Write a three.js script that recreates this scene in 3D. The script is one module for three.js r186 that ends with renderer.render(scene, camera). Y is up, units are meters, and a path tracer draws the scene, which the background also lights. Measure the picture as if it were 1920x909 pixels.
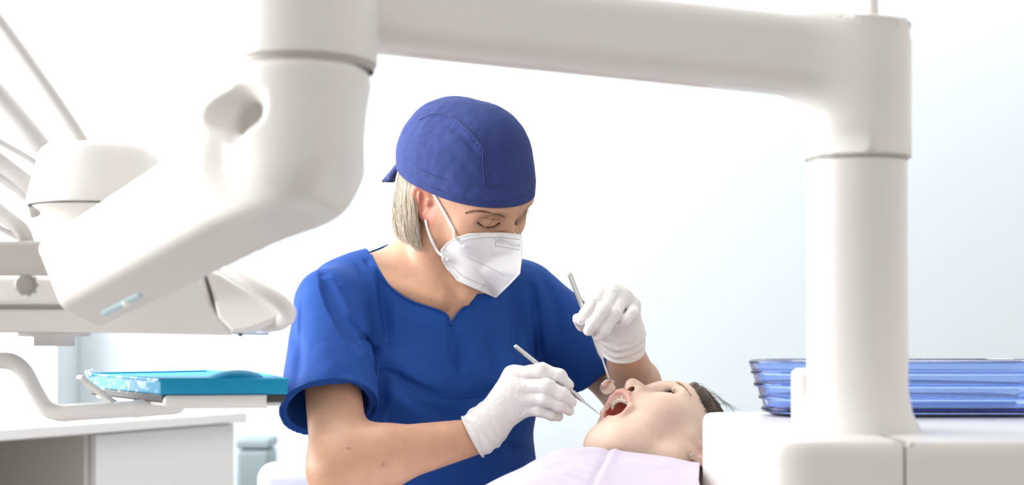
import * as THREE from 'three';
import { mergeGeometries } from 'three/addons/utils/BufferGeometryUtils.js';
import { RoundedBoxGeometry } from 'three/addons/geometries/RoundedBoxGeometry.js';
import { ImprovedNoise } from 'three/addons/math/ImprovedNoise.js';
import { RectAreaLightUniformsLib } from 'three/addons/lights/RectAreaLightUniformsLib.js';

// ---------------------------------------------------------------- camera, light, exposure
const scene = new THREE.Scene();
const FOCAL = 2600, HORIZON = 620, EYE = new THREE.Vector3(0, 1, 2);
const camera = new THREE.PerspectiveCamera(2 * Math.atan(454.5 / FOCAL) * 180 / Math.PI, 1920 / 909, 0.05, 30);
camera.position.copy(EYE);
camera.lookAt(0, 1, 0);
camera.setViewOffset(1920, 909, 0, 454.5 - HORIZON, 1920, 909);
camera.focus = 2.02;
camera.userData.fStop = 3.4;
camera.updateProjectionMatrix();
const renderer = new THREE.WebGLRenderer({ antialias: true });
renderer.toneMapping = THREE.LinearToneMapping;
renderer.toneMappingExposure = 0.69;
renderer.shadowMap.enabled = true;
RectAreaLightUniformsLib.init();
scene.background = new THREE.Color(0.85, 0.93, 1.0);
const ROOM = { x0: -2.5, x1: 2.5, z0: -2.6, z1: 3.4, h: 2.7 };
const LAMPS = { windowDay: 21, wallWash: 7.2, panel: 8 };

// ---------------------------------------------------------------- helpers
const V = (x, y, z) => new THREE.Vector3(x, y, z);
const P = (px, py, z) => V((px - 960) * (EYE.z - z) / FOCAL, EYE.y + (HORIZON - py) * (EYE.z - z) / FOCAL, z);   // a point of the place seen at that pixel, at depth z
let seed = 7;
const rnd = (a = 1, b) => { seed = (seed * 1664525 + 1013904223) >>> 0; const r = seed / 4294967296; return b === undefined ? r * a : a + r * (b - a); };
const noiser = new ImprovedNoise();
const noise = (x, y, z) => noiser.noise(x, y, z);
const clamp = (x, a, b) => Math.min(b, Math.max(a, x));
const mixn = (a, b, t) => a + (b - a) * t;
const sstep = (a, b, x) => { const t = clamp((x - a) / (b - a), 0, 1); return t * t * (3 - 2 * t); };
const lin = (hex) => { const c = new THREE.Color(hex); return [c.r, c.g, c.b]; };
const taken = new Map();
const numbered = (n) => { const k = taken.get(n) || 0; taken.set(n, k + 1); return k ? n + '_' + String(k).padStart(3, '0') : n; };
const std = (color, roughness = 0.5, more = {}) => new THREE.MeshStandardMaterial({ color, roughness, ...more });
const phy = (color, roughness = 0.5, more = {}) => new THREE.MeshPhysicalMaterial({ color, roughness, ...more });
function mesh(name, geo, mat, parent = scene) {
  const m = new THREE.Mesh(Array.isArray(geo) ? mergeGeometries(geo.map((g) => { const o = g.index ? g.toNonIndexed() : g; for (const k of Object.keys(o.attributes)) if (!['position', 'normal', 'uv'].includes(k)) o.deleteAttribute(k); if (!o.attributes.uv) o.setAttribute('uv', new THREE.BufferAttribute(new Float32Array(o.attributes.position.count * 2), 2)); return o; })) : geo, mat);
  m.name = parent === scene ? numbered(name) : name;
  m.castShadow = m.receiveShadow = true;
  parent.add(m);
  return m;
}
function tag(o, label, category, group, kind) {
  o.userData.label = label; if (category) o.userData.category = category;
  if (group) o.userData.group = group; if (kind) o.userData.kind = kind;
  return o;
}
function thing(name, label, category, group) {
  const g = new THREE.Group(); g.name = numbered(name); scene.add(g);
  return tag(g, label, category, group);
}
function structure(name, geo, mat) { const m = mesh(name, geo, mat); m.userData.kind = 'structure'; return m; }
const box = (w, h, d, x, y, z, r = 0, ry = 0) => { const g = r > 0 ? new RoundedBoxGeometry(w, h, d, 4, r) : new THREE.BoxGeometry(w, h, d); if (ry) g.rotateY(ry); return g.translate(x, y, z); };
const tube = (pts, r, seg = 32, rad = 10, closed = false) => {
  const c = new THREE.CatmullRomCurve3(pts, closed, 'centripetal');
  const g = new THREE.TubeGeometry(c, seg, typeof r === 'number' ? r : 1, rad, closed);
  if (typeof r !== 'number') {   // tapered
    const pos = g.attributes.position, n = rad + 1;
    for (let i = 0; i <= seg; i++) { const c0 = c.getPointAt(i / seg), rr = r(i / seg); for (let j = 0; j < n; j++) { const k = i * n + j; pos.setXYZ(k, c0.x + (pos.getX(k) - c0.x) * rr, c0.y + (pos.getY(k) - c0.y) * rr, c0.z + (pos.getZ(k) - c0.z) * rr); } }
  }
  return g;
};
const capped = (pts, r, seg = 32, rad = 12) => {   // tube with round ends
  const a = new THREE.SphereGeometry(r, rad, 8).translate(pts[0].x, pts[0].y, pts[0].z), e = pts[pts.length - 1];
  return [tube(pts, r, seg, rad), a, new THREE.SphereGeometry(r, rad, 8).translate(e.x, e.y, e.z)];
};
const rod = (a, b, r0, r1, rad = 20) => {   // closed tapered rod between two points
  const d = b.clone().sub(a), g = new THREE.CylinderGeometry(r1, r0, d.length(), rad);
  g.translate(0, d.length() / 2, 0); g.applyQuaternion(new THREE.Quaternion().setFromUnitVectors(V(0, 1, 0), d.normalize())); return g.translate(a.x, a.y, a.z);
};
const lathe = (prof, x, y, z, seg = 48) => new THREE.LatheGeometry(prof.map(([r, h]) => new THREE.Vector2(r, h)), seg).translate(x, y, z);

// ---- signed distance fields
const sSph = (c, r) => (x, y, z) => Math.hypot(x - c.x, y - c.y, z - c.z) - r;
const sCap = (a, b, ra, rb = ra) => {
  const ax = a.x, ay = a.y, az = a.z, dx = b.x - ax, dy = b.y - ay, dz = b.z - az, l2 = dx * dx + dy * dy + dz * dz || 1e-12;
  return (x, y, z) => { const px = x - ax, py = y - ay, pz = z - az; let t = (px * dx + py * dy + pz * dz) / l2; t = t < 0 ? 0 : t > 1 ? 1 : t; const qx = px - dx * t, qy = py - dy * t, qz = pz - dz * t; return Math.sqrt(qx * qx + qy * qy + qz * qz) - (ra + (rb - ra) * t); };
};
const sEll = (c, rx, ry, rz) => (x, y, z) => {
  const px = x - c.x, py = y - c.y, pz = z - c.z, a = px / rx, b = py / ry, d = pz / rz, k0 = Math.sqrt(a * a + b * b + d * d), e = a / rx, f = b / ry, g = d / rz, k1 = Math.sqrt(e * e + f * f + g * g);
  return k1 < 1e-9 ? -Math.min(rx, ry, rz) : k0 * (k0 - 1) / k1;
};
const sBox = (c, hx, hy, hz, r) => (x, y, z) => { const a = Math.abs(x - c.x) - hx + r, b = Math.abs(y - c.y) - hy + r, d = Math.abs(z - c.z) - hz + r; return Math.hypot(Math.max(a, 0), Math.max(b, 0), Math.max(d, 0)) + Math.min(Math.max(a, b, d), 0) - r; };
const smin = (a, b, k) => { const h = k - Math.abs(a - b); return h > 0 ? Math.min(a, b) - h * h / (4 * k) : Math.min(a, b); };
const smax = (a, b, k) => -smin(-a, -b, k);
const blend = (k, ...fs) => (x, y, z) => { let d = fs[0](x, y, z); for (let i = 1; i < fs.length; i++) d = smin(d, fs[i](x, y, z), k); return d; };
const chain = (pts, rs, k) => blend(k, ...pts.slice(1).map((p, i) => sCap(pts[i], p, rs[i], rs[i + 1])));
const inFrame = (f, m) => { const e = m.clone().invert().elements; return (x, y, z) => f(e[0] * x + e[4] * y + e[8] * z + e[12], e[1] * x + e[5] * y + e[9] * z + e[13], e[2] * x + e[6] * y + e[10] * z + e[14]); };
// a groove (amount > 0) or ridge (amount < 0) that follows a polyline
function crease(pts, amount, width, fade = true, dir = null) {   // with dir, a tuck: the cloth drops on that side of the line and rises again over the width
  const segs = pts.slice(1).map((p, i) => { const a = pts[i]; return [a.x, a.y, a.z, p.x - a.x, p.y - a.y, p.z - a.z, a.distanceToSquared(p) || 1e-9, i]; }), n = pts.length - 1;
  const bb = new THREE.Box3().setFromPoints(pts).expandByScalar(width * 2.2), lo = bb.min, hi = bb.max;
  return (x, y, z) => {
    if (x < lo.x || y < lo.y || z < lo.z || x > hi.x || y > hi.y || z > hi.z) return 0;
    let best = 1e9, at = 0, side = 0;
    for (const s of segs) { const px = x - s[0], py = y - s[1], pz = z - s[2]; const t = clamp((px * s[3] + py * s[4] + pz * s[5]) / s[6], 0, 1), qx = px - s[3] * t, qy = py - s[4] * t, qz = pz - s[5] * t, d = qx * qx + qy * qy + qz * qz; if (d < best) { best = d; at = (s[7] + t) / n; if (dir) side = qx * dir.x + qy * dir.y + qz * dir.z; } }
    if (dir) return amount * sstep(-0.0034, 0.0034, side) * Math.exp(-best / (width * width)) * Math.sin(Math.PI * clamp(at, 0.03, 0.97)) ** 0.7;
    return amount * Math.exp(-best / (width * width)) * (fade ? Math.sin(Math.PI * clamp(at, 0.04, 0.96)) ** 0.6 : 1);
  };
}
// where the sight line through a pixel first meets a field
function hit(px, py, f, from = 1.2, to = 3.2) {
  const d = V((px - 960) / FOCAL, (HORIZON - py) / FOCAL, -1); let t = from;
  for (let i = 0; i < 400 && t < to; i++) { const v = f(EYE.x + d.x * t, EYE.y + d.y * t, EYE.z + d.z * t); if (v < 0.0002) return V(EYE.x + d.x * t, EYE.y + d.y * t, EYE.z + d.z * t); t += Math.max(v * 0.7, 0.0003); }
  return null;
}
const hits = (list, f) => list.map(([x, y]) => hit(x, y, f)).filter(Boolean);
// surface nets over a grid, moved onto the field's zero; colour(x, y, z) gives linear vertex colours
function skinField(f, lo, hi, h, color) {
  const nx = Math.ceil((hi.x - lo.x) / h) + 1, ny = Math.ceil((hi.y - lo.y) / h) + 1, nz = Math.ceil((hi.z - lo.z) / h) + 1, val = new Float32Array(nx * ny * nz), B = 6;
  for (let bz = 0; bz < nz; bz += B) for (let by = 0; by < ny; by += B) for (let bx = 0; bx < nx; bx += B) {
    const d = f(lo.x + (bx + (B - 1) / 2) * h, lo.y + (by + (B - 1) / 2) * h, lo.z + (bz + (B - 1) / 2) * h), far = Math.abs(d) > B * h * 1.25;
    for (let k = bz; k < Math.min(nz, bz + B); k++) for (let j = by; j < Math.min(ny, by + B); j++) for (let i = bx; i < Math.min(nx, bx + B); i++) val[i + nx * (j + ny * k)] = far ? d : f(lo.x + i * h, lo.y + j * h, lo.z + k * h);
  }
  const id = new Int32Array(nx * ny * nz).fill(-1), pos = [], idx = [], E = [[0, 1], [2, 3], [4, 5], [6, 7], [0, 2], [1, 3], [4, 6], [5, 7], [0, 4], [1, 5], [2, 6], [3, 7]], v = new Float32Array(8);
  for (let k = 0; k < nz - 1; k++) for (let j = 0; j < ny - 1; j++) for (let i = 0; i < nx - 1; i++) {
    const o = i + nx * (j + ny * k); let s = 0;
    for (let c = 0; c < 8; c++) { v[c] = val[o + (c & 1) + nx * (((c >> 1) & 1) + ny * (c >> 2))]; if (v[c] < 0) s++; }
    if (s === 0 || s === 8) continue;
    let x = 0, y = 0, z = 0, n = 0;
    for (const [a, b] of E) if ((v[a] < 0) !== (v[b] < 0)) { const t = v[a] / (v[a] - v[b]); x += (a & 1) + t * ((b & 1) - (a & 1)); y += ((a >> 1) & 1) + t * (((b >> 1) & 1) - ((a >> 1) & 1)); z += (a >> 2) + t * ((b >> 2) - (a >> 2)); n++; }
    id[o] = pos.length / 3; pos.push(lo.x + (i + x / n) * h, lo.y + (j + y / n) * h, lo.z + (k + z / n) * h);
  }
  const quad = (a, b, c, d, flip) => { if (a < 0 || b < 0 || c < 0 || d < 0) return; if (flip) idx.push(a, c, b, a, d, c); else idx.push(a, b, c, a, c, d); };
  const sx = 1, sy = nx, sz = nx * ny;
  for (let k = 1; k < nz - 1; k++) for (let j = 1; j < ny - 1; j++) for (let i = 1; i < nx - 1; i++) {
    const o = i + nx * (j + ny * k), a = val[o] < 0;
    if (a !== val[o + sx] < 0) quad(id[o - sy - sz], id[o - sz], id[o], id[o - sy], !a);
    if (a !== val[o + sy] < 0) quad(id[o - sz - sx], id[o - sx], id[o], id[o - sz], !a);
    if (a !== val[o + sz] < 0) quad(id[o - sx - sy], id[o - sy], id[o], id[o - sx], !a);
  }
  const N = pos.length / 3, nor = new Float32Array(N * 3), e = h * 0.35, col = color ? new Float32Array(N * 3) : null;
  for (let i = 0; i < N; i++) {
    let x = pos[3 * i], y = pos[3 * i + 1], z = pos[3 * i + 2], gx, gy, gz;
    for (let it = 0; it < 3; it++) {
      gx = f(x + e, y, z) - f(x - e, y, z); gy = f(x, y + e, z) - f(x, y - e, z); gz = f(x, y, z + e) - f(x, y, z - e);
      const l = Math.hypot(gx, gy, gz) || 1e-9; gx /= l; gy /= l; gz /= l;
      if (it < 2) { const s = clamp(f(x, y, z), -h * 0.4, h * 0.4); x -= gx * s; y -= gy * s; z -= gz * s; }
    }
    pos[3 * i] = x; pos[3 * i + 1] = y; pos[3 * i + 2] = z; nor[3 * i] = gx; nor[3 * i + 1] = gy; nor[3 * i + 2] = gz;
    if (col) col.set(color(x, y, z, gx, gy, gz), 3 * i);
  }
  const g = new THREE.BufferGeometry();
  g.setAttribute('position', new THREE.BufferAttribute(new Float32Array(pos), 3)); g.setAttribute('normal', new THREE.BufferAttribute(nor, 3));
  if (col) g.setAttribute('color', new THREE.BufferAttribute(col, 3));
  g.setIndex(N > 65535 ? new THREE.BufferAttribute(new Uint32Array(idx), 1) : idx);
  return g;
}
// a grid of points as a smooth sheet; rows[v][u]
function sheet(rows, uvScale = 1) {
  const nv = rows.length, nu = rows[0].length, pos = [], uv = [], idx = [];
  rows.forEach((r, v) => r.forEach((p, u) => { pos.push(p.x, p.y, p.z); uv.push(u / (nu - 1) * uvScale, v / (nv - 1) * uvScale); }));
  for (let v = 0; v < nv - 1; v++) for (let u = 0; u < nu - 1; u++) { const a = v * nu + u; idx.push(a, a + nu, a + 1, a + 1, a + nu, a + nu + 1); }
  const g = new THREE.BufferGeometry(); g.setAttribute('position', new THREE.Float32BufferAttribute(pos, 3)); g.setAttribute('uv', new THREE.Float32BufferAttribute(uv, 2)); g.setIndex(idx); g.computeVertexNormals(); return g;
}
function textureOf(w, h, fn, srgb = true, rep = [1, 1]) {
  const d = new Uint8Array(w * h * 4);
  for (let y = 0; y < h; y++) for (let x = 0; x < w; x++) { const c = fn(x / w, y / h); const o = 4 * (x + w * y); if (typeof c === 'number') d[o] = d[o + 1] = d[o + 2] = clamp(c, 0, 1) * 255; else for (let i = 0; i < 3; i++) d[o + i] = clamp(c[i], 0, 1) * 255; d[o + 3] = 255; }
  const t = new THREE.DataTexture(d, w, h); t.magFilter = t.minFilter = THREE.LinearFilter; t.wrapS = t.wrapT = THREE.RepeatWrapping; t.repeat.set(...rep); if (srgb) t.colorSpace = THREE.SRGBColorSpace; t.needsUpdate = true; return t;
}

// ---------------------------------------------------------------- the room
const wallPaint = std(new THREE.Color(0.62, 0.69, 0.735), 0.85);
const sidePaint = std(new THREE.Color(0.78, 0.755, 0.73), 0.85);   // warm grey beyond the frame
const ceilPaint = std(new THREE.Color(0.84, 0.835, 0.83), 0.9);
const floorVinyl = std(new THREE.Color(0.3, 0.285, 0.27), 0.45, { bumpMap: textureOf(128, 128, (u, v) => 0.5 + 0.5 * noise(u * 40, v * 40, 3), false, [12, 12]), bumpScale: 0.0004 });
const whiteLaminate = phy(new THREE.Color(0.84, 0.84, 0.84), 0.35, { clearcoat: 0.2 });
const RW = ROOM.x1 - ROOM.x0, RD = ROOM.z1 - ROOM.z0, RZ = (ROOM.z0 + ROOM.z1) / 2;
structure('floor', box(RW + 0.4, 0.2, RD + 0.4, 0, -0.1, RZ), floorVinyl);
structure('ceiling', box(RW + 0.4, 0.2, RD + 0.4, 0, ROOM.h + 0.1, RZ), ceilPaint);
structure('wall_back', box(RW + 0.4, ROOM.h, 0.2, 0, ROOM.h / 2, ROOM.z0 - 0.1), wallPaint);
structure('wall_front', box(RW + 0.4, ROOM.h, 0.2, 0, ROOM.h / 2, ROOM.z1 + 0.1), sidePaint);
structure('wall_right', box(0.2, ROOM.h, RD, ROOM.x1 + 0.1, ROOM.h / 2, RZ), sidePaint);
const WIN = { z0: -1.6, z1: 1.3, y0: 0.85, y1: 2.35 }, wx = ROOM.x0 - 0.1;
structure('wall_left', [
  box(0.2, WIN.y0, RD, wx, WIN.y0 / 2, RZ), box(0.2, ROOM.h - WIN.y1, RD, wx, (ROOM.h + WIN.y1) / 2, RZ),
  box(0.2, WIN.y1 - WIN.y0, WIN.z0 - ROOM.z0, wx, (WIN.y0 + WIN.y1) / 2, (WIN.z0 + ROOM.z0) / 2), box(0.2, WIN.y1 - WIN.y0, ROOM.z1 - WIN.z1, wx, (WIN.y0 + WIN.y1) / 2, (ROOM.z1 + WIN.z1) / 2)], wallPaint);
{
  const wz = (WIN.z0 + WIN.z1) / 2, wy = (WIN.y0 + WIN.y1) / 2, wl = WIN.z1 - WIN.z0, wh = WIN.y1 - WIN.y0;
  const frame = [box(0.07, 0.06, wl, wx, WIN.y0 + 0.03, wz), box(0.07, 0.06, wl, wx, WIN.y1 - 0.03, wz)];
  for (let i = 0; i <= 3; i++) frame.push(box(0.07, wh, 0.05, wx, wy, mixn(WIN.z0 + 0.025, WIN.z1 - 0.025, i / 3)));
  const w = structure('window_1', frame, whiteLaminate);
  for (let i = 0; i < 3; i++) { const p = mesh('pane', box(0.006, wh - 0.12, wl / 3 - 0.05, wx, wy, WIN.z0 + wl * (i + 0.5) / 3), phy(0xffffff, 0.02, { transmission: 1, thickness: 0, ior: 1.45 }), w); p.castShadow = false; }
  const day = new THREE.RectAreaLight(new THREE.Color(1.0, 0.99, 0.975), LAMPS.windowDay, wl - 0.1, wh - 0.1);   // daylight that the window lets in
  day.position.set(ROOM.x0 + 0.02, wy, wz); day.lookAt(5, wy, wz); scene.add(day);
}
structure('baseboard_back', box(RW, 0.08, 0.015, 0, 0.04, ROOM.z0 + 0.0075), whiteLaminate);
function ceilingPanel(x, z, w, d, power, label) {
  const g = thing('ceiling_light', label, 'ceiling light', 'flat ceiling light panels');
  g.position.set(x, ROOM.h - 0.02, z);
  mesh('frame', [box(w + 0.04, 0.02, 0.02, 0, 0.01, d / 2 + 0.01), box(w + 0.04, 0.02, 0.02, 0, 0.01, -d / 2 - 0.01), box(0.02, 0.02, d, w / 2 + 0.01, 0.01, 0), box(0.02, 0.02, d, -w / 2 - 0.01, 0.01, 0)], whiteLaminate, g);
  mesh('diffuser', box(w, 0.008, d, 0, 0.012, 0), std(0xffffff, 0.6, { emissive: 0xffffff, emissiveIntensity: 1.5 }), g);
  const l = new THREE.RectAreaLight(new THREE.Color(1, 0.985, 0.965), power, w, d); l.position.set(0, -0.005, 0); g.add(l); l.rotation.set(-Math.PI / 2, 0, 0);
}
ceilingPanel(0, -2.15, 4.4, 0.3, LAMPS.wallWash, 'long flat ceiling light panel added to whiten the back wall');  // unseen panel, added to wash the upper back wall out to white
ceilingPanel(-0.5, -0.2, 1.2, 0.6, LAMPS.panel, 'square ceiling light panel above the dentist and patient');

// ---------------------------------------------------------------- side cabinet, tall cabinet, shade block
{
  const c = thing('drawer_cabinet', 'low white cabinet with an open compartment and a plain front under a white worktop', 'cabinet');
  const A = P(0, 827, -0.9), Bq = P(447, 790, -1.5), ang = Math.atan2(-(A.z - Bq.z), A.x - Bq.x);
  c.position.set(Bq.x, 0, Bq.z); c.rotation.y = ang;
  const top = 0.77, th = 0.026, L = 1.7, dp = 0.62, wl = 0.018;   // local x runs along the front towards the camera, local z into the cabinet (away from the room) when s = -1
  const open0 = 0.455;
  mesh('worktop', box(L + 0.02, th, dp + 0.02, L / 2 - 0.006, top + th / 2, dp / 2 - 0.006, 0.004), phy(new THREE.Color(0.86, 0.86, 0.86), 0.25, { clearcoat: 0.4 }), c);
  const z = (d) => d;
  mesh('carcass', [box(wl, top, dp - 0.04, wl / 2 + 0.005, top / 2, z(dp / 2 + 0.01)), box(wl, top, dp - 0.04, open0, top / 2, z(dp / 2 + 0.01)), box(wl, top, dp - 0.04, L - wl, top / 2, z(dp / 2 + 0.01)), box(L, top, wl, L / 2, top / 2, z(dp - 0.02)), box(L, 0.08, dp - 0.06, L / 2, 0.04, z(dp / 2 + 0.02)), box(L - open0, wl, dp - 0.05, (L + open0) / 2, 0.42, z(dp / 2 + 0.01))], std(new THREE.Color(0.66, 0.63, 0.58), 0.5), c);
  const d1 = mesh('drawer_front', box(open0 - 0.012, top - 0.088, 0.02, open0 / 2, (top + 0.08) / 2, z(0.018), 0.003), whiteLaminate, c);
}
{
  const t = thing('cupboard', 'waist-high white cupboard behind the worktop, against the pale wall', 'cupboard');
  const e = P(110, 700, -2.4); t.position.set(e.x, 0, -2.4);
  mesh('carcass', box(0.6, 1.08, 0.19, -0.3, 0.54, -0.1), std(new THREE.Color(0.62, 0.68, 0.71), 0.5), t);  // shade of the white side is put into this grey-blue colour
  mesh('door', box(0.294, 1.0, 0.018, -0.15, 0.55, 0.004, 0.003), whiteLaminate, t);
  mesh('door', box(0.294, 1.0, 0.018, -0.45, 0.55, 0.004, 0.003), whiteLaminate, t);
}
{
  const b = thing('shade_block', 'slim grey blue block standing in for soft shade beside the white cabinet', 'bin');  // added block, its grey-blue colour stands in for soft shade on the wall
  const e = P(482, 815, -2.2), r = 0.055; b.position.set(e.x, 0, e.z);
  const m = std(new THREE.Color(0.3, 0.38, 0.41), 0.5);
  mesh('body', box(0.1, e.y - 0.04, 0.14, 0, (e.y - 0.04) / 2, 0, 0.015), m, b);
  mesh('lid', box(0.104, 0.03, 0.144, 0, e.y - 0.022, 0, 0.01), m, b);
}

// ---------------------------------------------------------------- dental unit in the foreground: base, post, swing arm, elbow, lower arm, delivery head, tray arm
const unitWhite = phy(new THREE.Color(0.79, 0.765, 0.74), 0.38, { clearcoat: 0.25, clearcoatRoughness: 0.3 });
const jointGrey = std(new THREE.Color(0.5, 0.47, 0.44), 0.5);
const unitGrey = std(new THREE.Color(0.36, 0.34, 0.32), 0.5), unitDark = std(new THREE.Color(0.05, 0.05, 0.05), 0.6);
const chrome = std(new THREE.Color(0.72, 0.72, 0.73), 0.22, { metalness: 1 });
const unit = thing('dental_unit', 'white dental unit with column, swing arm and instrument head in front of the dentist', 'dental unit');
{
  const px = (v, z) => v * (EYE.z - z) / FOCAL;
  // base cabinet: three panels side by side with real joints
  const zb = 0.66, yTop = P(0, 828, zb).y, cuts = [1438, 1697, 2260], depth = 0.5;
  const base = mesh('base_core', box(px(822, zb) - 0.02, yTop - 0.02, depth - 0.02, (P(1438, 0, zb).x + P(2260, 0, zb).x) / 2, (yTop - 0.02) / 2, zb - depth / 2, 0.03), std(new THREE.Color(0.55, 0.54, 0.53), 0.6), unit);
  for (let i = 0; i < 2; i++) {
    const x0 = P(cuts[i], 0, zb).x, x1 = P(cuts[i + 1], 0, zb).x, w = x1 - x0 - 0.0022;
    const sh = new THREE.Shape(), d0 = -zb, d1 = -zb + depth, rl = i === 0 ? 0.045 : 0.001, rr = i === 1 ? 0.045 : 0.001;   // plan, y = -z
    sh.moveTo(-w / 2 + rl, d0); sh.lineTo(w / 2 - rr, d0); sh.quadraticCurveTo(w / 2, d0, w / 2, d0 + rr); sh.lineTo(w / 2, d1 - rr); sh.quadraticCurveTo(w / 2, d1, w / 2 - rr, d1); sh.lineTo(-w / 2 + rl, d1); sh.quadraticCurveTo(-w / 2, d1, -w / 2, d1 - rl); sh.lineTo(-w / 2, d0 + rl); sh.quadraticCurveTo(-w / 2, d0, -w / 2 + rl, d0);
    const bev = 0.014, g = new THREE.ExtrudeGeometry(sh, { depth: yTop - 0.06 - 2 * bev, bevelEnabled: true, bevelThickness: bev, bevelSize: 0.008, bevelOffset: -0.008, bevelSegments: 5, curveSegments: 14 }).rotateX(-Math.PI / 2).translate(0, 0.06 + bev, 0);
    mesh('base_panel', g.translate((x0 + x1) / 2, 0, 0), unitWhite, unit);
  }
  // post
  const zp = 0.5, c = P(1607, 600, zp), r = px(93, zp), y = (p) => P(0, p, zp).y;
  mesh('post', lathe([[r * 1.28, yTop - 0.004], [r * 1.2, yTop + 0.006], [r * 1.08, yTop + 0.02], [r, yTop + 0.045], [r * 0.985, y(420)], [r * 0.985, y(303)]], c.x, 0, c.z, 64), unitWhite, unit);
  mesh('post_sleeve', box(0.05, y(692) - yTop, 0.05, P(1532, 0, zp - 0.03).x, (y(692) + yTop) / 2, c.z - 0.03, 0.008), unitWhite, unit);
  mesh('post_joint', lathe([[r * 0.985, y(306)], [r * 0.985, y(298)]], c.x, 0, c.z, 64), jointGrey, unit);
  // upper housing and swing arm, one moulding
  const a0 = P(1610, 118, zp), a1 = P(640, 14, 0.62), rA = px(74, 0.56);
  const arm = (x, yy, z) => {
    const top = Math.max(Math.hypot(x - c.x, z - c.z) - r * 1.06, Math.abs(yy - (y(300) + y(48)) / 2) - (y(48) - y(300)) / 2);
    const cyl = top < 0 ? top : smax(Math.hypot(x - c.x, z - c.z) - r * 1.06, Math.abs(yy - (y(300) + y(48)) / 2) - (y(48) - y(300)) / 2, 0.03);
    let t = (x - a0.x) / (a1.x - a0.x); t = clamp(t, 0, 1);
    const cy = mixn(a0.y, a1.y, t), cz = mixn(a0.z, a1.z, t), hy = rA, hz = rA * 0.85, rr = 0.024;
    const qy = Math.abs(yy - cy) - hy + rr, qz = Math.abs(z - cz) - hz + rr, qx = Math.max(a1.x - x, x - a0.x, 0);
    const bar = Math.hypot(Math.max(qy, 0), Math.max(qz, 0), qx) + Math.min(Math.max(qy, qz), 0) - rr;
    return smin(cyl, bar, 0.035);
  };
  mesh('swing_arm', skinField(arm, V(a1.x - 0.02, 1.1, 0.35), V(c.x + 0.09, 1.42, 0.75), 0.0045), unitWhite, unit);
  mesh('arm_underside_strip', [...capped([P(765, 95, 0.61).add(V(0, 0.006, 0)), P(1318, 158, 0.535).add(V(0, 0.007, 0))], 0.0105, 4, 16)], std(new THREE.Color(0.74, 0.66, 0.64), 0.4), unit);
  mesh('lamp_post', rod(P(1634, 55, zp), P(1630, -420, zp), px(13, zp), px(13, zp), 24), unitWhite, unit);
  // elbow: upper drum, collar line, lower housing that turns into the lower arm
  const ze = 0.72, e = P(570, 60, ze), re = px(138, ze), ye = (p) => P(0, p, ze).y;
  mesh('elbow_drum', lathe([[0, ye(-90)], [re * 0.7, ye(-88)], [re * 0.95, ye(-60)], [re, ye(-20)], [re, ye(119)], [re * 0.985, ye(123)], [0, ye(124)]], e.x, 0, e.z, 72), unitWhite, unit);
  mesh('elbow_joint', lathe([[re * 0.955, ye(134)], [re * 0.955, ye(116)]], e.x, 0, e.z, 72), jointGrey, unit);
  const k0 = P(600, 285, 0.72), k1 = P(150, 533, 0.5), ax = k1.clone().sub(k0), L = ax.length(); ax.normalize();
  const side = V(0, 0, 1).addScaledVector(ax, -ax.z).normalize(), up = side.clone().cross(ax).normalize(); if (up.y < 0) up.negate();
  const m = new THREE.Matrix4().makeBasis(ax, up, side).setPosition(k0.clone().addScaledVector(ax, L / 2));
  const barL = inFrame((x, yy, z) => {
    const t = clamp(x / L + 0.5, 0, 1), hy = mixn(0.06, 0.053, t), hz = mixn(0.052, 0.04, t), rr = 0.012;
    const ch = (Math.abs(z) * 0.62 - yy * 0.78) - mixn(0.048, 0.040, t);   // wide chamfer along the lower edges
    const qx = Math.abs(x) - L / 2 + rr, qy = Math.abs(yy) - hy + rr, qz = Math.abs(z) - hz + rr;
    return smax(Math.hypot(Math.max(qx, 0), Math.max(qy, 0), Math.max(qz, 0)) + Math.min(Math.max(qx, qy, qz), 0) - rr, ch, 0.006);
  }, m);
  const hx = P(566, 0, ze).x;
  const hxr = P(712, 180, ze), root = sCap(P(452, 262, 0.71), P(560, 262, 0.72), 0.05, 0.055);
  const lower = (x, yy, z) => {
    let h = smax(Math.hypot(x - e.x, z - e.z) - re, ye(400) - yy, 0.05);
    h = smax(h, yy - ye(131), 0.01);
    h = smax(h, (x - hxr.x) * 0.92 - (yy - hxr.y) * 0.39, 0.035);   // the right side slopes in below the drum
    return smin(smin(h, root(x, yy, z), 0.02), barL(x, yy, z), 0.03);
  };
  const nA = hit(414, 203, lower, 1.0), nB = hit(462, 200, lower, 1.0), nC = hit(440, 250, lower, 1.0);
  const notch = nA && nB && nC ? blend(0.012, sCap(nA, nB, 0.018), sCap(nA.clone().lerp(nB, 0.5), nC, 0.018, 0.008), sCap(nA.clone().lerp(nB, 0.5), nA.clone().lerp(nB, 0.6).add(V(0.012, -0.008, -0.035)), 0.018, 0.016)) : () => 1;
  mesh('lower_arm', skinField((x, yy, z) => smax(lower(x, yy, z), -notch(x, yy, z), 0.006), V(P(60, 0, 0.45).x - 0.03, 0.93, 0.38), V(e.x + re + 0.03, ye(120), 0.9), 0.0045), unitWhite, unit);
  const b0 = hit(196, 585, lower, 1.0) || P(180, 590, 0.535), b1 = hit(262, 551, lower, 1.0) || P(275, 548, 0.575), bm = b0.clone().lerp(b1, 0.62);
  const win = mesh('sensor_window', [...capped([b0, b1].map((p) => p.addScaledVector(EYE.clone().sub(p).normalize(), -0.002)), 0.0042, 8, 10)], phy(new THREE.Color(0.55, 0.72, 0.78), 0.15), unit);
  mesh('white_bead', new THREE.SphereGeometry(0.004, 12, 8).translate(bm.x, bm.y - 0.003, bm.z + 0.002), phy(0xffffff, 0.1), win);  // small white bead set on the blue window

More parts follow.
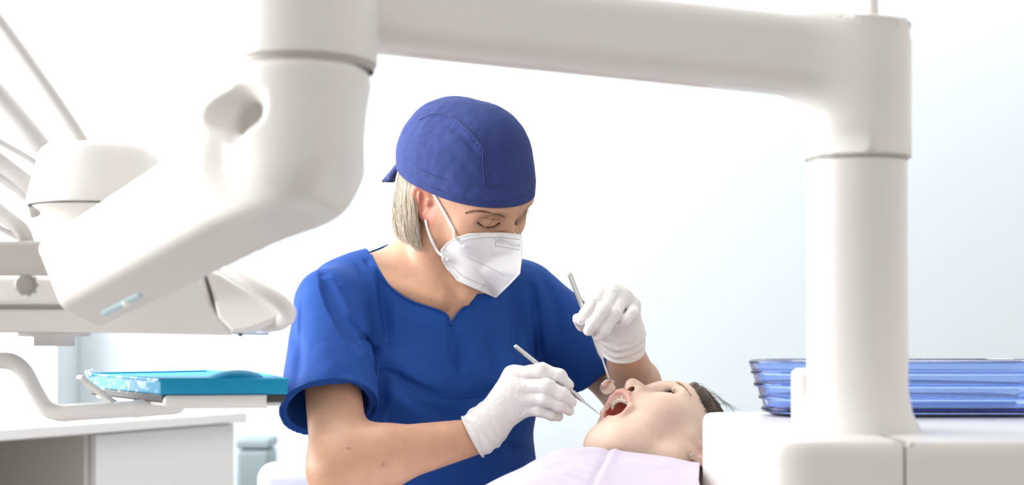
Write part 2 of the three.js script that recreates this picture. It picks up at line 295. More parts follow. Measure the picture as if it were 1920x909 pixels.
  // delivery head
  const zd = 0.42, dx = (v) => P(v, 0, zd).x, dy = (v) => P(0, v, zd).y;
  const sh = new THREE.Shape(); sh.moveTo(dx(-330), dy(623)); sh.lineTo(dx(428), dy(625)); sh.quadraticCurveTo(dx(395), dy(595), dx(383), dy(555)); sh.quadraticCurveTo(dx(372), dy(520), dx(360), dy(498)); sh.lineTo(dx(112), dy(500)); sh.lineTo(dx(108), dy(574)); sh.lineTo(dx(-330), dy(574));
  const lean = (g, k) => { const q = g.attributes.position, t = dy(498); for (let i = 0; i < q.count; i++) q.setZ(i, q.getZ(i) - (t - q.getY(i)) * k); g.computeVertexNormals(); return g; };
  mesh('head_body', lean(new THREE.ExtrudeGeometry(sh, { depth: 0.22, bevelEnabled: true, bevelThickness: 0.012, bevelSize: 0.006, bevelOffset: -0.006, bevelSegments: 5, curveSegments: 20 }).translate(0, 0, zd - 0.22), 0.75), unitWhite, unit);
  mesh('head_joint', box(dx(110) - dx(-330), 0.004, 0.2, (dx(110) + dx(-330)) / 2, dy(572.5), zd - 0.118), unitGrey, unit);
  mesh('head_ledge', box(dx(128) - dx(-330), dy(516) - dy(570), 0.2, (dx(128) + dx(-330)) / 2, (dy(516) + dy(570)) / 2, zd - 0.112, 0.006), unitWhite, unit);
  mesh('control_panel', box(dx(112) - dx(-330), dy(442) - dy(520), 0.14, (dx(112) + dx(-330)) / 2, (dy(442) + dy(520)) / 2, zd - 0.16, 0.006), unitGrey, unit);
  const kb = P(47, 534, zd + 0.005), knob = mesh('knob', new THREE.CylinderGeometry(px(19, zd), px(17, zd), 0.02, 28).rotateX(Math.PI / 2).rotateY(0.5).translate(kb.x, kb.y, kb.z), unitGrey, unit);
  const grips = []; for (let i = 0; i < 9; i++) { const a = i / 9 * Math.PI * 2; grips.push(rod(V(kb.x + Math.cos(a) * 0.0112, kb.y + Math.sin(a) * 0.0112, kb.z - 0.008), V(kb.x + Math.cos(a) * 0.0112 + 0.006, kb.y + Math.sin(a) * 0.0112, kb.z + 0.011), 0.0022, 0.002, 8)); }
  mesh('knob_grip', grips, unitGrey, knob);
  const hoodC = P(186, 330, zd - 0.1), hr = (v) => v * (EYE.z - zd + 0.1) / FOCAL;
  const hy = (p) => P(0, p, zd - 0.1).y;
  mesh('hood', lathe([[hr(128), hy(388)], [hr(131), hy(384)], [hr(122), hy(345)], [hr(110), hy(300)], [hr(104), hy(284)], [hr(96), hy(277)], [0, hy(274)]], hoodC.x, 0, hoodC.z, 64), unitWhite, unit);
  mesh('hood_funnel', lathe([[hr(60), hy(470)], [hr(66), hy(438)], [hr(96), hy(404)], [hr(114), hy(392)], [hr(122), hy(388)], [0, hy(387)]], hoodC.x, 0, hoodC.z, 64), unitWhite, unit);
  const foot = P(102, 630, zd - 0.1);
  mesh('pivot', lathe([[0, foot.y - 0.012], [0.024, foot.y - 0.012], [0.024, foot.y - 0.001], [0.042, foot.y], [0.042, foot.y + 0.004], [0.03, foot.y + 0.012]], foot.x, 0, foot.z, 40), unitWhite, unit);
  // grab handle: shell and bar
  const hs = new THREE.Shape(); const hp = [[366, 500], [400, 506], [440, 528], [490, 553], [520, 575], [528, 596], [505, 607], [478, 618], [455, 625], [432, 624], [402, 596], [388, 556]];
  hp.forEach(([a, b], i) => (i ? hs.lineTo(dx(a), dy(b)) : hs.moveTo(dx(a), dy(b))));
  mesh('handle_shell', lean(new THREE.ExtrudeGeometry(hs, { depth: 0.05, bevelEnabled: true, bevelThickness: 0.012, bevelSize: 0.006, bevelOffset: -0.006, bevelSegments: 6 }).translate(0, 0, zd - 0.1), -0.45), unitWhite, unit);
  mesh('handle_bar', [...capped([P(392, 478, zd - 0.03), P(430, 505, zd), P(480, 537, zd + 0.015), P(522, 563, zd + 0.015), P(541, 585, zd + 0.005), P(528, 603, zd - 0.02), P(498, 609, zd - 0.05)], px(15, zd), 48, 16)], unitWhite, unit);
  mesh('foot_stud', new THREE.SphereGeometry(0.003, 10, 6).translate(...P(451, 626, zd - 0.06).toArray()), unitDark, unit);
  // instrument hoses rising to the upper left
  for (const [x0, y0, x1, y1, w] of [[0, 42, 160, 276, 23], [0, 182, 90, 296, 38], [0, 265, 75, 314, 11], [0, 306, 60, 356, 34], [0, 331, 55, 374, 20], [0, 398, 40, 432, 30], [0, 428, 95, 482, 11]]) {
    const zz = zd - 0.13, a = P(x0 + (x0 - x1) * 2.4, y0 + (y0 - y1) * 2.1, zz), b = P(x0, y0, zz), c2 = P(x1, y1, zz), d = P(x1 + 12, y1 + 30, zz - 0.01);
    mesh('hose', tube([a, b, c2, d], w / 2 * (EYE.z - zz) / FOCAL, 30, 14), std(new THREE.Color(0.55, 0.53, 0.52), 0.45), unit);
  }
  // tray arm: bent pipe and bracket
  const zt = 0.2;
  const pipe = tube([P(-330, 600, zt + 0.06), P(-335, 640, zt + 0.06), P(-300, 672, zt + 0.06), P(-120, 676, zt + 0.03), P(-20, 676, zt), P(22, 678, zt), P(44, 694, zt), P(66, 734, zt), P(86, 764, zt), P(112, 774, zt), P(150, 772, zt), P(255, 766, zt), P(330, 761, zt)], px(15.5, zt), 140, 18);
  mesh('tray_arm', pipe, unitWhite, unit);
  mesh('tray_clamp', [rod(P(252, 766, zt + 0.005), P(334, 761, zt + 0.005), px(17, zt), px(14, zt), 20), new THREE.SphereGeometry(px(14, zt), 16, 10).translate(...P(332, 761, zt + 0.005).toArray())], unitWhite, unit);
}
// tray polygon on the ground plan (x, z), shared by the holder and the tray
const trayPoly = [[-0.283, 0.25], [-0.439, 0.268], [-0.603, 0.03], [-0.46, -0.09], [-0.36, 0.03]], trayY = 0.9365;
const extrudePlan = (poly, y0, y1, off = 0, bevel = 0.004) => {
  const cx = poly.reduce((s, p) => s + p[0], 0) / poly.length, cz = poly.reduce((s, p) => s + p[1], 0) / poly.length;
  const sh = new THREE.Shape(); poly.forEach(([x, z], i) => { const l = Math.hypot(x - cx, z - cz), k = (l + off) / l, X = cx + (x - cx) * k, Z = cz + (z - cz) * k; i ? sh.lineTo(X, -Z) : sh.moveTo(X, -Z); });
  const g = new THREE.ExtrudeGeometry(sh, { depth: y1 - y0 - 2 * bevel, bevelEnabled: true, bevelThickness: bevel, bevelSize: bevel, bevelOffset: -bevel, bevelSegments: 3 }); return g.rotateX(-Math.PI / 2).translate(0, y0 + bevel, 0);
};
{
  mesh('tray_holder', [extrudePlan(trayPoly, trayY - 0.032, trayY - 0.026, -0.015, 0.002), rod(P(318, 753, 0.262), P(500, 752, 0.25), 0.0085, 0.0085, 18), new THREE.SphereGeometry(0.0085, 14, 10).translate(...P(318, 753, 0.262).toArray()),
    box(0.062, 0.006, 0.035, 0, 0, 0, 0.002).rotateZ(-0.68).rotateY(0.5).translate(...P(184, 733, 0.19).toArray())], unitWhite, unit);
  mesh('holder_gasket', extrudePlan(trayPoly, trayY - 0.0268, trayY - 0.0165, -0.006, 0.002), unitDark, unit);
  const t = thing('instrument_tray', 'teal blue instrument tray wrapped in clear film on the white holder', 'tray');
  const teal = phy(new THREE.Color(0.002, 0.30, 0.54), 0.5, { specularIntensity: 0.5 });
  mesh('pan', extrudePlan(trayPoly, trayY - 0.0165, trayY + 0.002, 0, 0.002), teal, t);
  const rim = trayPoly.map(([x, z]) => V(x, trayY + 0.002, z)); rim.push(rim[0]);
  const rg = []; for (let i = 0; i < 5; i++) rg.push(rod(rim[i], rim[i + 1], 0.0022, 0.0022, 8), new THREE.SphereGeometry(0.0022, 8, 6).translate(rim[i].x, rim[i].y, rim[i].z));
  mesh('rim', rg, teal, t);
  const film = [];   // clear film, slightly crumpled
  for (let k = 0; k < 4; k++) {
    const [xa, za] = trayPoly[k], [xb, zb] = trayPoly[k + 1], rows = []; const nxx = -(zb - za), nzz = xb - xa, l = Math.hypot(nxx, nzz), sg = -1;
    for (let v = 0; v <= 8; v++) { const row = []; for (let u = 0; u <= 40; u++) { const t0 = u / 40, o = 0.003 + 0.0016 * noise(u * 0.9 + k * 17, v * 0.22, k) + 0.0005 * noise(u * 2.1, v * 0.5, 5 + k); row.push(V(mixn(xa, xb, t0) + sg * -nxx / l * o * -1, trayY - 0.018 + v / 8 * 0.022, mixn(za, zb, t0) + sg * -nzz / l * o * -1)); } rows.push(row); }
    film.push(sheet(rows));
  }
  mesh('clear_film', film, phy(0xffffff, 0.2, { transmission: 1, thickness: 0, ior: 1.12, side: THREE.DoubleSide }), t);
  const tuft = []; for (let i = 0; i < 7; i++) tuft.push(tube([P(168 + rnd(-4, 4), 708, 0.05), P(166 + rnd(-8, 8), 700 + rnd(-2, 2), 0.05 + rnd(-0.01, 0.01)), P(168 + rnd(-10, 12), 695 + rnd(-4, 3), 0.05)], 0.0008, 8, 5));
  mesh('film_corner', tuft, phy(0xf4f8ff, 0.2, { transmission: 0.5, thickness: 0 }), t);
  const pack = tag(mesh('sterile_pack', skinField(blend(0.012, sEll(P(448, 714, 0.17), 0.034, 0.014, 0.03), sEll(P(425, 717, 0.17), 0.035, 0.009, 0.03)), V(-0.42, 0.9, 0.1), V(-0.28, 0.97, 0.24), 0.003), teal), 'glossy blue pack bulging above the rim of the teal tray', 'pack');
  const mat = chrome;
  for (const [a, b, c, d, lb] of [[340, 711, 372, 713, 'dark steel instrument lying flat in the middle of the teal tray']]) {
    const g = tag(mesh('dental_scaler', [rod(P(a, b + 1, 0.12), P(c + 14, d + 1, 0.17), 0.003, 0.003, 12), rod(P(a, b + 1, 0.12), P(a - 28, b + 3, 0.1), 0.0026, 0.0008, 10)], mat), lb, 'dental tool');
  }
}
// ---------------------------------------------------------------- blue glass basin behind the post
{
  const b = thing('rinse_basin', 'long translucent blue glass rinsing basin behind the white column', 'basin');
  const zb = 0.3, c = P(1720, 730, zb), hx = P(2020, 0, zb).x - c.x, yt = P(0, 679, zb).y, yb = P(0, 828, 0.66).y + 0.0005, H = yt - yb, rd = 0.075;
  const glass = phy(new THREE.Color(0.72, 0.82, 1.0), 0.04, { transmission: 1, thickness: 0.01, ior: 1.45, attenuationColor: new THREE.Color(0.1, 0.2, 0.85), attenuationDistance: 0.06 });
  const ring = (y, o) => { const pts = [], R = rd + o, X = hx - rd; for (let i = 0; i < 64; i++) { const a = i / 64 * Math.PI * 2, cx = Math.cos(a), sz = Math.sin(a); pts.push(V(c.x + (cx > 0 ? X : -X) + R * cx, y, zb - 0.06 + R * sz)); } return pts; };
  const prof = []; const N = 30;
  for (let i = 0; i <= N; i++) { const t = i / N; prof.push([yb + 0.005 + t * (H - 0.005), -0.022 * (1 - t) + 0.0004 * Math.sin(t * Math.PI * 2 * 3.5)]); }
  const inner = prof.map(([y, o]) => [y, o - 0.006]).reverse();
  const loop = [[yb, -0.03], ...prof, [yt + 0.002, -0.003], ...inner.slice(0, -2), [yb + 0.009, -0.04]];
  const rows = loop.map(([y, o]) => { const r = ring(y, o); r.push(r[0].clone()); return r; });
  const cap = (y) => { const r = ring(y, y === yb ? -0.03 : -0.04), cc = V(c.x, y, zb - 0.06); const r2 = [...r, r[0]]; return sheet([r2.map(() => cc.clone()), r2]); };
  const low = cap(yb), up = cap(yb + 0.009); low.index.array.reverse();
  const bowl = mesh('bowl', [sheet(rows), low, up], glass, b);
  for (const [t, rr] of [[0.12, 0.0042], [0.34, 0.003], [0.58, 0.0038], [0.8, 0.0026]]) mesh('rib', tube(ring(yb + H * t, -0.022 * (1 - t) - 0.0008), rr, 128, 8, true), phy(new THREE.Color(0.86, 0.92, 1), 0.05, { transmission: 1, thickness: 0.004, ior: 1.45, attenuationColor: new THREE.Color(0.3, 0.45, 0.95), attenuationDistance: 0.02 }), bowl);
}

// ---------------------------------------------------------------- people: shared head field
// head frame: x to the person's left, y up, z forward, origin midway between the ears
function headField({ jaw = 0, lids = 0.2, lidLow = 0.3, open = false, noseUp = 0, ears = true, earUp = 0, earSize = 1, chin = 0 }) {
  const ca = Math.cos(jaw), sa = Math.sin(jaw);
  const J = (x, y, z) => V(x, y * ca - (z - 0.005) * sa, 0.005 + (z - 0.005) * ca + y * sa);
  const bone = blend(0.03,
    sEll(V(0, 0.05, -0.008), 0.0735, 0.078, 0.091), sEll(V(0, 0.052, 0.03), 0.06, 0.052, 0.061), sEll(V(0, -0.008, 0.03), 0.06, 0.058, 0.054),
    sSph(V(0.04, -0.002, 0.056), 0.0225), sSph(V(-0.04, -0.002, 0.056), 0.0225),
    sEll(V(0, -0.036, 0.062), 0.034, 0.026, 0.034), sCap(V(-0.034, 0.047, 0.067), V(0.034, 0.047, 0.067), 0.015));
  const jawF = blend(0.028, sCap(J(0.049, -0.05, 0.006), J(0.016, -0.08, 0.055), 0.02, 0.0165), sCap(J(-0.049, -0.05, 0.006), J(-0.016, -0.08, 0.055), 0.02, 0.0165), sCap(J(-0.013, -0.079, 0.064 + chin), J(0.013, -0.079, 0.064 + chin), 0.0165),
    sEll(J(0, -0.07, 0.056 + chin * 0.9), 0.034, 0.027, 0.032), sCap(V(0.056, -0.005, 0.008), J(0.05, -0.05, 0.008), 0.02), sCap(V(-0.056, -0.005, 0.008), J(-0.05, -0.05, 0.008), 0.02), sEll(J(0, -0.075, 0.03), 0.036, 0.024, 0.04));
  const cheek = open ? blend(0.02, sCap(V(0.037, -0.02, 0.058), J(0.032, -0.062, 0.056), 0.017, 0.015), sCap(V(-0.037, -0.02, 0.058), J(-0.032, -0.062, 0.056), 0.017, 0.015)) : () => 1;
  const nose = blend(0.008, sCap(V(0, 0.034, 0.083), V(0, 0.002, 0.0985), 0.0075, 0.0085), sCap(V(0, 0.002, 0.0985), V(0, -0.0075 + noseUp, 0.1045), 0.0085, 0.0098), sSph(V(0.0115, -0.0125, 0.0945), 0.0078), sSph(V(-0.0115, -0.0125, 0.0945), 0.0078), sCap(V(0, -0.012, 0.103), V(0, -0.024, 0.092), 0.0045, 0.005));
  const nostrils = [-1, 1].map((s) => sCap(V(s * 0.0068, -0.0235, 0.101), V(s * 0.0078, -0.009, 0.0955), 0.0044, 0.003));
  const cL = open ? V(0.0245, -0.056, 0.0805) : V(0.024, -0.047, 0.084), cR = V(-cL.x, cL.y, cL.z);
  const lowY = open ? J(0, -0.056, 0.0885) : V(0, -0.0545, 0.0945), lowS = open ? J(0.0135, -0.0545, 0.0855) : V(0.013, -0.053, 0.0905);
  const upLip = chain([cR, V(-0.0145, -0.0395, 0.0955), V(-0.004, -0.0365, 0.1005), V(0.004, -0.0365, 0.1005), V(0.0145, -0.0395, 0.0955), cL], open ? [0.003, 0.0045, 0.0048, 0.0048, 0.0045, 0.003] : [0.0032, 0.0054, 0.0058, 0.0058, 0.0054, 0.0032], 0.004);
  const loLip = chain([cR, V(-lowS.x, lowS.y, lowS.z), lowY, lowS, cL], open ? [0.0032, 0.0045, 0.005, 0.0045, 0.0032] : [0.0032, 0.0056, 0.0066, 0.0056, 0.0032], 0.004);
  const cavity = open ? blend(0.008, sEll(V(0, (cL.y - 0.002), 0.08), 0.0185, (-0.0365 - lowY.y) * 0.5 - 0.001, 0.034), sEll(V(0, cL.y - 0.002, 0.048), 0.017, 0.015, 0.028)) : null;
  const socket = [-1, 1].map((s) => sEll(V(s * 0.033, 0.027, 0.092), 0.0195, 0.0135, 0.0185)), lid = [-1, 1].map((s) => sSph(V(s * 0.031, 0.026, 0.0665), 0.0144));
  const su = Math.sin(lids), cu = Math.cos(lids), sl = Math.sin(lidLow), cl = Math.cos(lidLow);
  const slit = (s, x, y, z) => { const px = x - s * 0.031, py = y - 0.026, pz = z - 0.0665; const b = px * px / 0.0125 * 0.9; return Math.max((py + b) * cu - pz * su, -(py - b * 0.6) * cl - pz * sl, Math.abs(px) - 0.0125, 0.004 - pz); };
  const ear = (s) => {
    const m = new THREE.Matrix4().makeRotationFromEuler(new THREE.Euler(-0.36, -s * 0.42, -s * 0.1)).scale(V(1, earSize, earSize * 1.12)).setPosition(s * 0.0775, 0.002 + earUp, -0.014);
    const body = sEll(V(0, 0.004, 0), 0.0058, 0.031, 0.0185), lobe = sEll(V(0, -0.026, 0.006), 0.005, 0.0105, 0.0085), scoop = sEll(V(s * 0.006, 0.004, 0.002), 0.0052, 0.0215, 0.0115), anti = sCap(V(s * 0.002, 0.016, -0.001), V(s * 0.002, -0.012, -0.005), 0.0028), trag = sSph(V(s * 0.0035, 0.0, 0.013), 0.0045);
    return inFrame((x, y, z) => smin(smin(smax(smin(body(x, y, z), lobe(x, y, z), 0.008), -scoop(x, y, z), 0.004), anti(x, y, z), 0.003), trag(x, y, z), 0.004), m);
  };
  const earL = ear(1), earR = ear(-1);
  const f = (x, y, z) => {
    let d = smin(bone(x, y, z), jawF(x, y, z), 0.022);
    if (open) d = smin(d, cheek(x, y, z), 0.02);
    if (d > 0.06) return d - 0.012;
    if (z > 0.03) {
      d = smax(d, -socket[0](x, y, z), 0.013); d = smax(d, -socket[1](x, y, z), 0.013);
      d = smin(d, smax(lid[0](x, y, z), -slit(-1, x, y, z), 0.0015), 0.004); d = smin(d, smax(lid[1](x, y, z), -slit(1, x, y, z), 0.0015), 0.004);
      d = smin(d, nose(x, y, z), 0.01);
      d = smin(d, upLip(x, y, z), 0.0045); d = smin(d, loLip(x, y, z), 0.0045);
      d = smax(d, -nostrils[0](x, y, z), 0.002); d = smax(d, -nostrils[1](x, y, z), 0.002);
    }
    if (cavity) d = smax(d, -cavity(x, y, z), 0.003);
    if (ears) { d = smin(d, earL(x, y, z), 0.006); d = smin(d, earR(x, y, z), 0.006); }
    return d;
  };
  return { f, upLip, loLip, cavity, nostrils, J, lowY, cL };
}
const skinMat = phy(0xffffff, 0.5, { vertexColors: true, sheen: 0.12, sheenRoughness: 0.5, sheenColor: new THREE.Color(1, 0.8, 0.7) });
// the closed line where a field's surface meets a plane
function ringOn(f, c, n, r0 = 0.002, r1 = 0.13, k = 56) { const u = V(0.3, 0.8, 0.5).cross(n).normalize(), w = n.clone().cross(u), pts = []; for (let i = 0; i < k; i++) { const a = i / k * Math.PI * 2, d = u.clone().multiplyScalar(Math.cos(a)).addScaledVector(w, Math.sin(a)); let lo = r0, hi = r1; for (let s = r0; s < r1; s += 0.003) { if (f(c.x + d.x * s, c.y + d.y * s, c.z + d.z * s) > 0) { hi = s; lo = s - 0.003; break; } } for (let j = 0; j < 14; j++) { const m = (lo + hi) / 2; if (f(c.x + d.x * m, c.y + d.y * m, c.z + d.z * m) > 0) hi = m; else lo = m; } pts.push(c.clone().addScaledVector(d, lo)); } return pts; }
const addGeo = (list) => mergeGeometries(list.map((g) => g.index ? g.toNonIndexed() : g));
function person(name, label) { const g = thing(name, label, 'person'); return g; }

// hand: palm from wrist to knuckles, five finger chains; radii in metres
function handField(wrist, fingers, thumb, k = 0.012, palmR = 0.0135) {
  const palmParts = fingers.map((c) => sCap(wrist.clone().lerp(c[0], 0.12), c[0], 0.0185, palmR)); palmParts.push(sCap(wrist, thumb[1].clone().lerp(wrist, 0.25), 0.02, 0.014));
  const palm = blend(0.014, ...palmParts), rr = [[0.0112, 0.0101, 0.0088, 0.0072], [0.0116, 0.0104, 0.009, 0.0074], [0.011, 0.0098, 0.0086, 0.0071], [0.0098, 0.0085, 0.0076, 0.0064]];
  const fs = fingers.map((c, i) => chain(c, rr[i], 0.006)); fs.push(chain(thumb, [0.015, 0.0125, 0.0105, 0.0085], 0.008));
  return (x, y, z) => { const p = palm(x, y, z); let d = 1; for (const f of fs) { const v = smin(p, f(x, y, z), k); if (v < d) d = smin(v, Math.min(d, 9), 0.0012); else d = smin(d, v, 0.0012); } return d; };
}
const gloveMat = phy(new THREE.Color(0.78, 0.745, 0.735), 0.42, { sheen: 0.2, sheenRoughness: 0.4, sheenColor: new THREE.Color(1, 1, 1) });
function glove(parent, wrist, arm, fingers, thumb, cuffEnd, rCuff, cuffCut, lo, hi, noiseSeed) {
  const h = handField(wrist, fingers, thumb);
  const cuff = sCap(wrist, cuffEnd, rCuff * 0.95, rCuff), n = cuffEnd.clone().sub(wrist).normalize(), cut = cuffCut || n, c0 = cuffEnd.dot(cut);
  const f = (x, y, z) => {
    const along = (x - wrist.x) * n.x + (y - wrist.y) * n.y + (z - wrist.z) * n.z;
    const w = 0.0011 * Math.sin(along * 420 + 3 * noise(x * 30, y * 30, z * 30 + noiseSeed)) * sstep(-0.03, 0.005, along);
    let d = smin(h(x, y, z), cuff(x, y, z) , 0.022) + w + 0.0006 * noise(x * 160, y * 160, z * 160 + noiseSeed);
    return Math.max(d, x * cut.x + y * cut.y + z * cut.z - c0);
  };
  const g = mesh('glove', skinField(f, lo, hi, 0.002), gloveMat, parent);
  const whole = (x, y, z) => smin(h(x, y, z), cuff(x, y, z), 0.022);
  mesh('cuff_edge', tube(ringOn(whole, cuffEnd.clone().addScaledVector(cut, -0.0006), cut), 0.0017, 90, 6, true), gloveMat, g);
  return { f, g };
}

// ---------------------------------------------------------------- the dentist
const dentist = person('person', 'dentist in blue scrubs, navy cap and white mask bending over the patient');
const headD = new THREE.Matrix4().compose(V(-0.0734, 1.1914, -0.12), new THREE.Quaternion().setFromEuler(new THREE.Euler(34 * Math.PI / 180, 53 * Math.PI / 180, 16 * Math.PI / 180, 'YXZ')), V(1.03, 1.03, 1.03));
const S = 1.03, HD = headField({ lids: -0.55, lidLow: 0.62, earUp: 0.012, earSize: 0.86 }), hdLoc = inFrame(HD.f, headD), headDF = (x, y, z) => hdLoc(x, y, z) * S;
const toHead = headD.clone().invert();
const inHead = (x, y, z) => V(x, y, z).applyMatrix4(headD);
// a pixel's sight line met with the plane x = k of the head frame
const onSagittal = (px, py, k, M = headD) => { const inv = M.clone().invert(), o = EYE.clone().applyMatrix4(inv), p = P(px, py, 0).applyMatrix4(inv).sub(o); return o.addScaledVector(p, (k - o.x) / p.x); };
const B = { // joints
  shR: P(607, 562, -0.07), elR: P(640, 880, 0.11), wrR: P(893, 818, 0.035),
  shL: P(986, 560, -0.21), elL: P(1193, 748, -0.28), wrL: P(1170, 652, -0.05),
};
const yawB = 0.36, cB = V(-0.115, 0.93, -0.165), bodyM = new THREE.Matrix4().makeRotationY(yawB).setPosition(cB);
const bp = (x, y, z) => V(x, y, z).applyMatrix4(bodyM);
const torso = (grow) => { const w = inFrame(blend(0.05,
  sEll(V(0, 0.0, -0.005), 0.152 + grow, 0.17 + grow, 0.1 + grow), sEll(V(0, -0.2, -0.005), 0.158 + grow, 0.22 + grow, 0.105 + grow), sSph(V(0.068, -0.035, 0.06), 0.055 + grow), sSph(V(-0.068, -0.035, 0.06), 0.055 + grow),
  sCap(V(-0.13, 0.115, -0.02), V(0.13, 0.115, -0.02), 0.052 + grow), sCap(V(-0.14, 0.122, -0.02), V(-0.03, 0.168, -0.02), 0.041 + grow, 0.045 + grow), sCap(V(0.13, 0.118, -0.02), V(0.03, 0.165, -0.02), 0.04 + grow, 0.045 + grow)), bodyM); return w; };
const neckTop = inHead(0, -0.05, -0.03), neckBase = bp(0, 0.15, -0.015);
const neckF = blend(0.03, sCap(neckBase, neckTop, 0.062, 0.054), sCap(bp(-0.012, 0.12, 0.05), inHead(-0.06, -0.03, -0.02), 0.011, 0.013), sCap(bp(0.012, 0.12, 0.05), inHead(0.06, -0.03, -0.02), 0.011, 0.013));
const clav = blend(0.01, sCap(bp(-0.02, 0.118, 0.078), bp(-0.12, 0.145, 0.025), 0.009), sCap(bp(0.02, 0.118, 0.078), bp(0.12, 0.145, 0.025), 0.009));
const bodyTorso = torso(0);
const midR = B.elR.clone().lerp(B.wrR, 0.3), armR = blend(0.03, sCap(B.shR, B.elR, 0.038, 0.041), chain([B.elR, midR.add(V(0, 0.004, 0)), B.wrR], [0.041, 0.0415, 0.0255], 0.02));
const midL = B.elL.clone().lerp(B.wrL, 0.3), armL = blend(0.03, sCap(B.shL, B.elL, 0.038, 0.041), chain([B.elL, midL, B.wrL], [0.041, 0.0415, 0.0265], 0.02));
let underCloth = (x, y, z, d) => d;
const bodyD = (x, y, z) => { let d = smin(bodyTorso(x, y, z), clav(x, y, z), 0.02); d = smin(d, neckF(x, y, z), 0.04); d = underCloth(x, y, z, d); d = smin(d, headDF(x, y, z), 0.02); return smin(d, Math.min(armR(x, y, z), armL(x, y, z)), 0.02); };
const moles = []; for (const [mx, my] of [[745, 482], [743, 497], [786, 484], [808, 563], [840, 580], [760, 520], [800, 850], [720, 870], [655, 840], [740, 845]]) { const q = hit(mx, my, bodyD); if (q) moles.push([q, rnd(0.0006, 0.0011)]); }
const toneD = (x, y, z) => {
  const n = 1 + 0.09 * noise(x * 45, y * 45, z * 45) + 0.06 * noise(x * 170, y * 170, z * 170); let c = [0.57 * n, 0.315 * n, 0.2 * n];
  const l = V(x, y, z).applyMatrix4(toHead);
  const earness = sstep(0.068, 0.078, Math.abs(l.x)) * (l.z < 0.02 && l.z > -0.05 && l.y > -0.02 && l.y < 0.06 ? 1 : 0); c = [c[0] * (1 + 0.03 * earness), c[1] * (1 - 0.28 * earness), c[2] * (1 - 0.25 * earness)];
  const brow = Math.exp(-(((Math.abs(l.x) - 0.034) / 0.016) ** 2) - (((l.y - 0.047 + Math.abs(Math.abs(l.x) - 0.03) * 0.18) / 0.0045) ** 2)) * (l.z > 0.05 ? 0.85 : 0); c = c.map((v, i) => mixn(v, [0.22, 0.13, 0.08][i], brow));
  for (const [q, r] of moles) { const d = Math.hypot(x - q.x, y - q.y, z - q.z); if (d < r * 2.2) { const a = 0.75 * (1 - sstep(r * 0.6, r * 2.2, d)); c = c.map((v, i) => mixn(v, [0.2, 0.09, 0.05][i], a)); } }
  return c;
};
const headBoxD = new THREE.Box3().setFromCenterAndSize(inHead(0, 0.01, 0.01).add(V(-0.035, -0.065, 0)), V(0.4, 0.42, 0.34));
// eyes, lashes and brows
for (const s of [-1, 1]) mesh('eye', new THREE.SphereGeometry(0.0122 * S, 24, 16).translate(...inHead(s * 0.031, 0.026, 0.0665).toArray()), phy(0xe8e4e0, 0.15), dentist);
{
  const lashMat = std(0x1a100c, 0.6), browMat = std(0x7d5740, 0.8), near = (p, d = 0.0006) => p.addScaledVector(EYE.clone().sub(p).normalize(), d);
  const mirrorX = (p) => { const q = p.clone().applyMatrix4(toHead); q.x = -q.x; return q.applyMatrix4(headD); };
  const lid = hits([[895, 416], [903, 422], [915, 426], [927, 424], [937, 417]], headDF).map((p) => near(p)), line = new THREE.CatmullRomCurve3(lid), one = [tube(lid, 0.0008, 20, 5)];
  for (let i = 0; i <= 20; i++) { const p = line.getPoint(i / 20), q = p.clone().applyMatrix4(toHead), e = V(q.x - 0.001 * (1 - i / 10), q.y - 0.003, q.z + 0.0048); one.push(tube([p, V(q.x, q.y - 0.003, q.z + 0.003).applyMatrix4(headD), e.applyMatrix4(headD)], (t) => 0.0003 * (1 - 0.8 * t), 4, 4)); }
  mesh('eyelashes', one, lashMat, dentist);
  const creasePts = hits([[893, 410], [903, 408], [916, 410], [930, 412], [940, 411]], headDF).map((p) => near(p, 0.0001)); mesh('lid_crease_shade', tube(creasePts, 0.00055, 20, 5), std(0xa9775a, 0.7), dentist);  // shade of the lid fold painted as a line darker than the skin
  const other = []; for (let i = 0; i <= 20; i++) { const p = mirrorX(line.getPoint(i / 20)), q = p.clone().applyMatrix4(toHead); other.push(tube([p, V(q.x, q.y - 0.002, q.z + 0.004).applyMatrix4(headD), V(q.x + 0.001 * (1 - i / 10), q.y - 0.0015, q.z + 0.009).applyMatrix4(headD)], (t) => 0.00045 * (1 - 0.8 * t), 4, 4)); }
  mesh('eyelashes', other, lashMat, dentist);
  const bl = new THREE.CatmullRomCurve3(hits([[872, 400], [890, 395.5], [912, 397], [932, 402], [949, 408]], headDF)), hairs = [];
  for (let i = 0; i < 130; i++) { const t = rnd(), p = bl.getPoint(t), q = bl.getPoint(Math.max(0, t - 0.1)), wd = 0.0022 * (0.35 + 0.65 * Math.sin(Math.PI * (0.25 + 0.7 * t))), o = rnd(-wd, wd), a = near(p.clone().add(V(0, o, 0)), 0.0004), b = near(q.clone().add(V(0, o * 0.6 + 0.0006, 0)), 0.0007); hairs.push(tube([a, a.clone().lerp(b, 0.5).add(V(0, 0, 0.0006)), b], 0.00022, 4, 3)); }
  mesh('eyebrow', hairs, browMat, dentist);
}
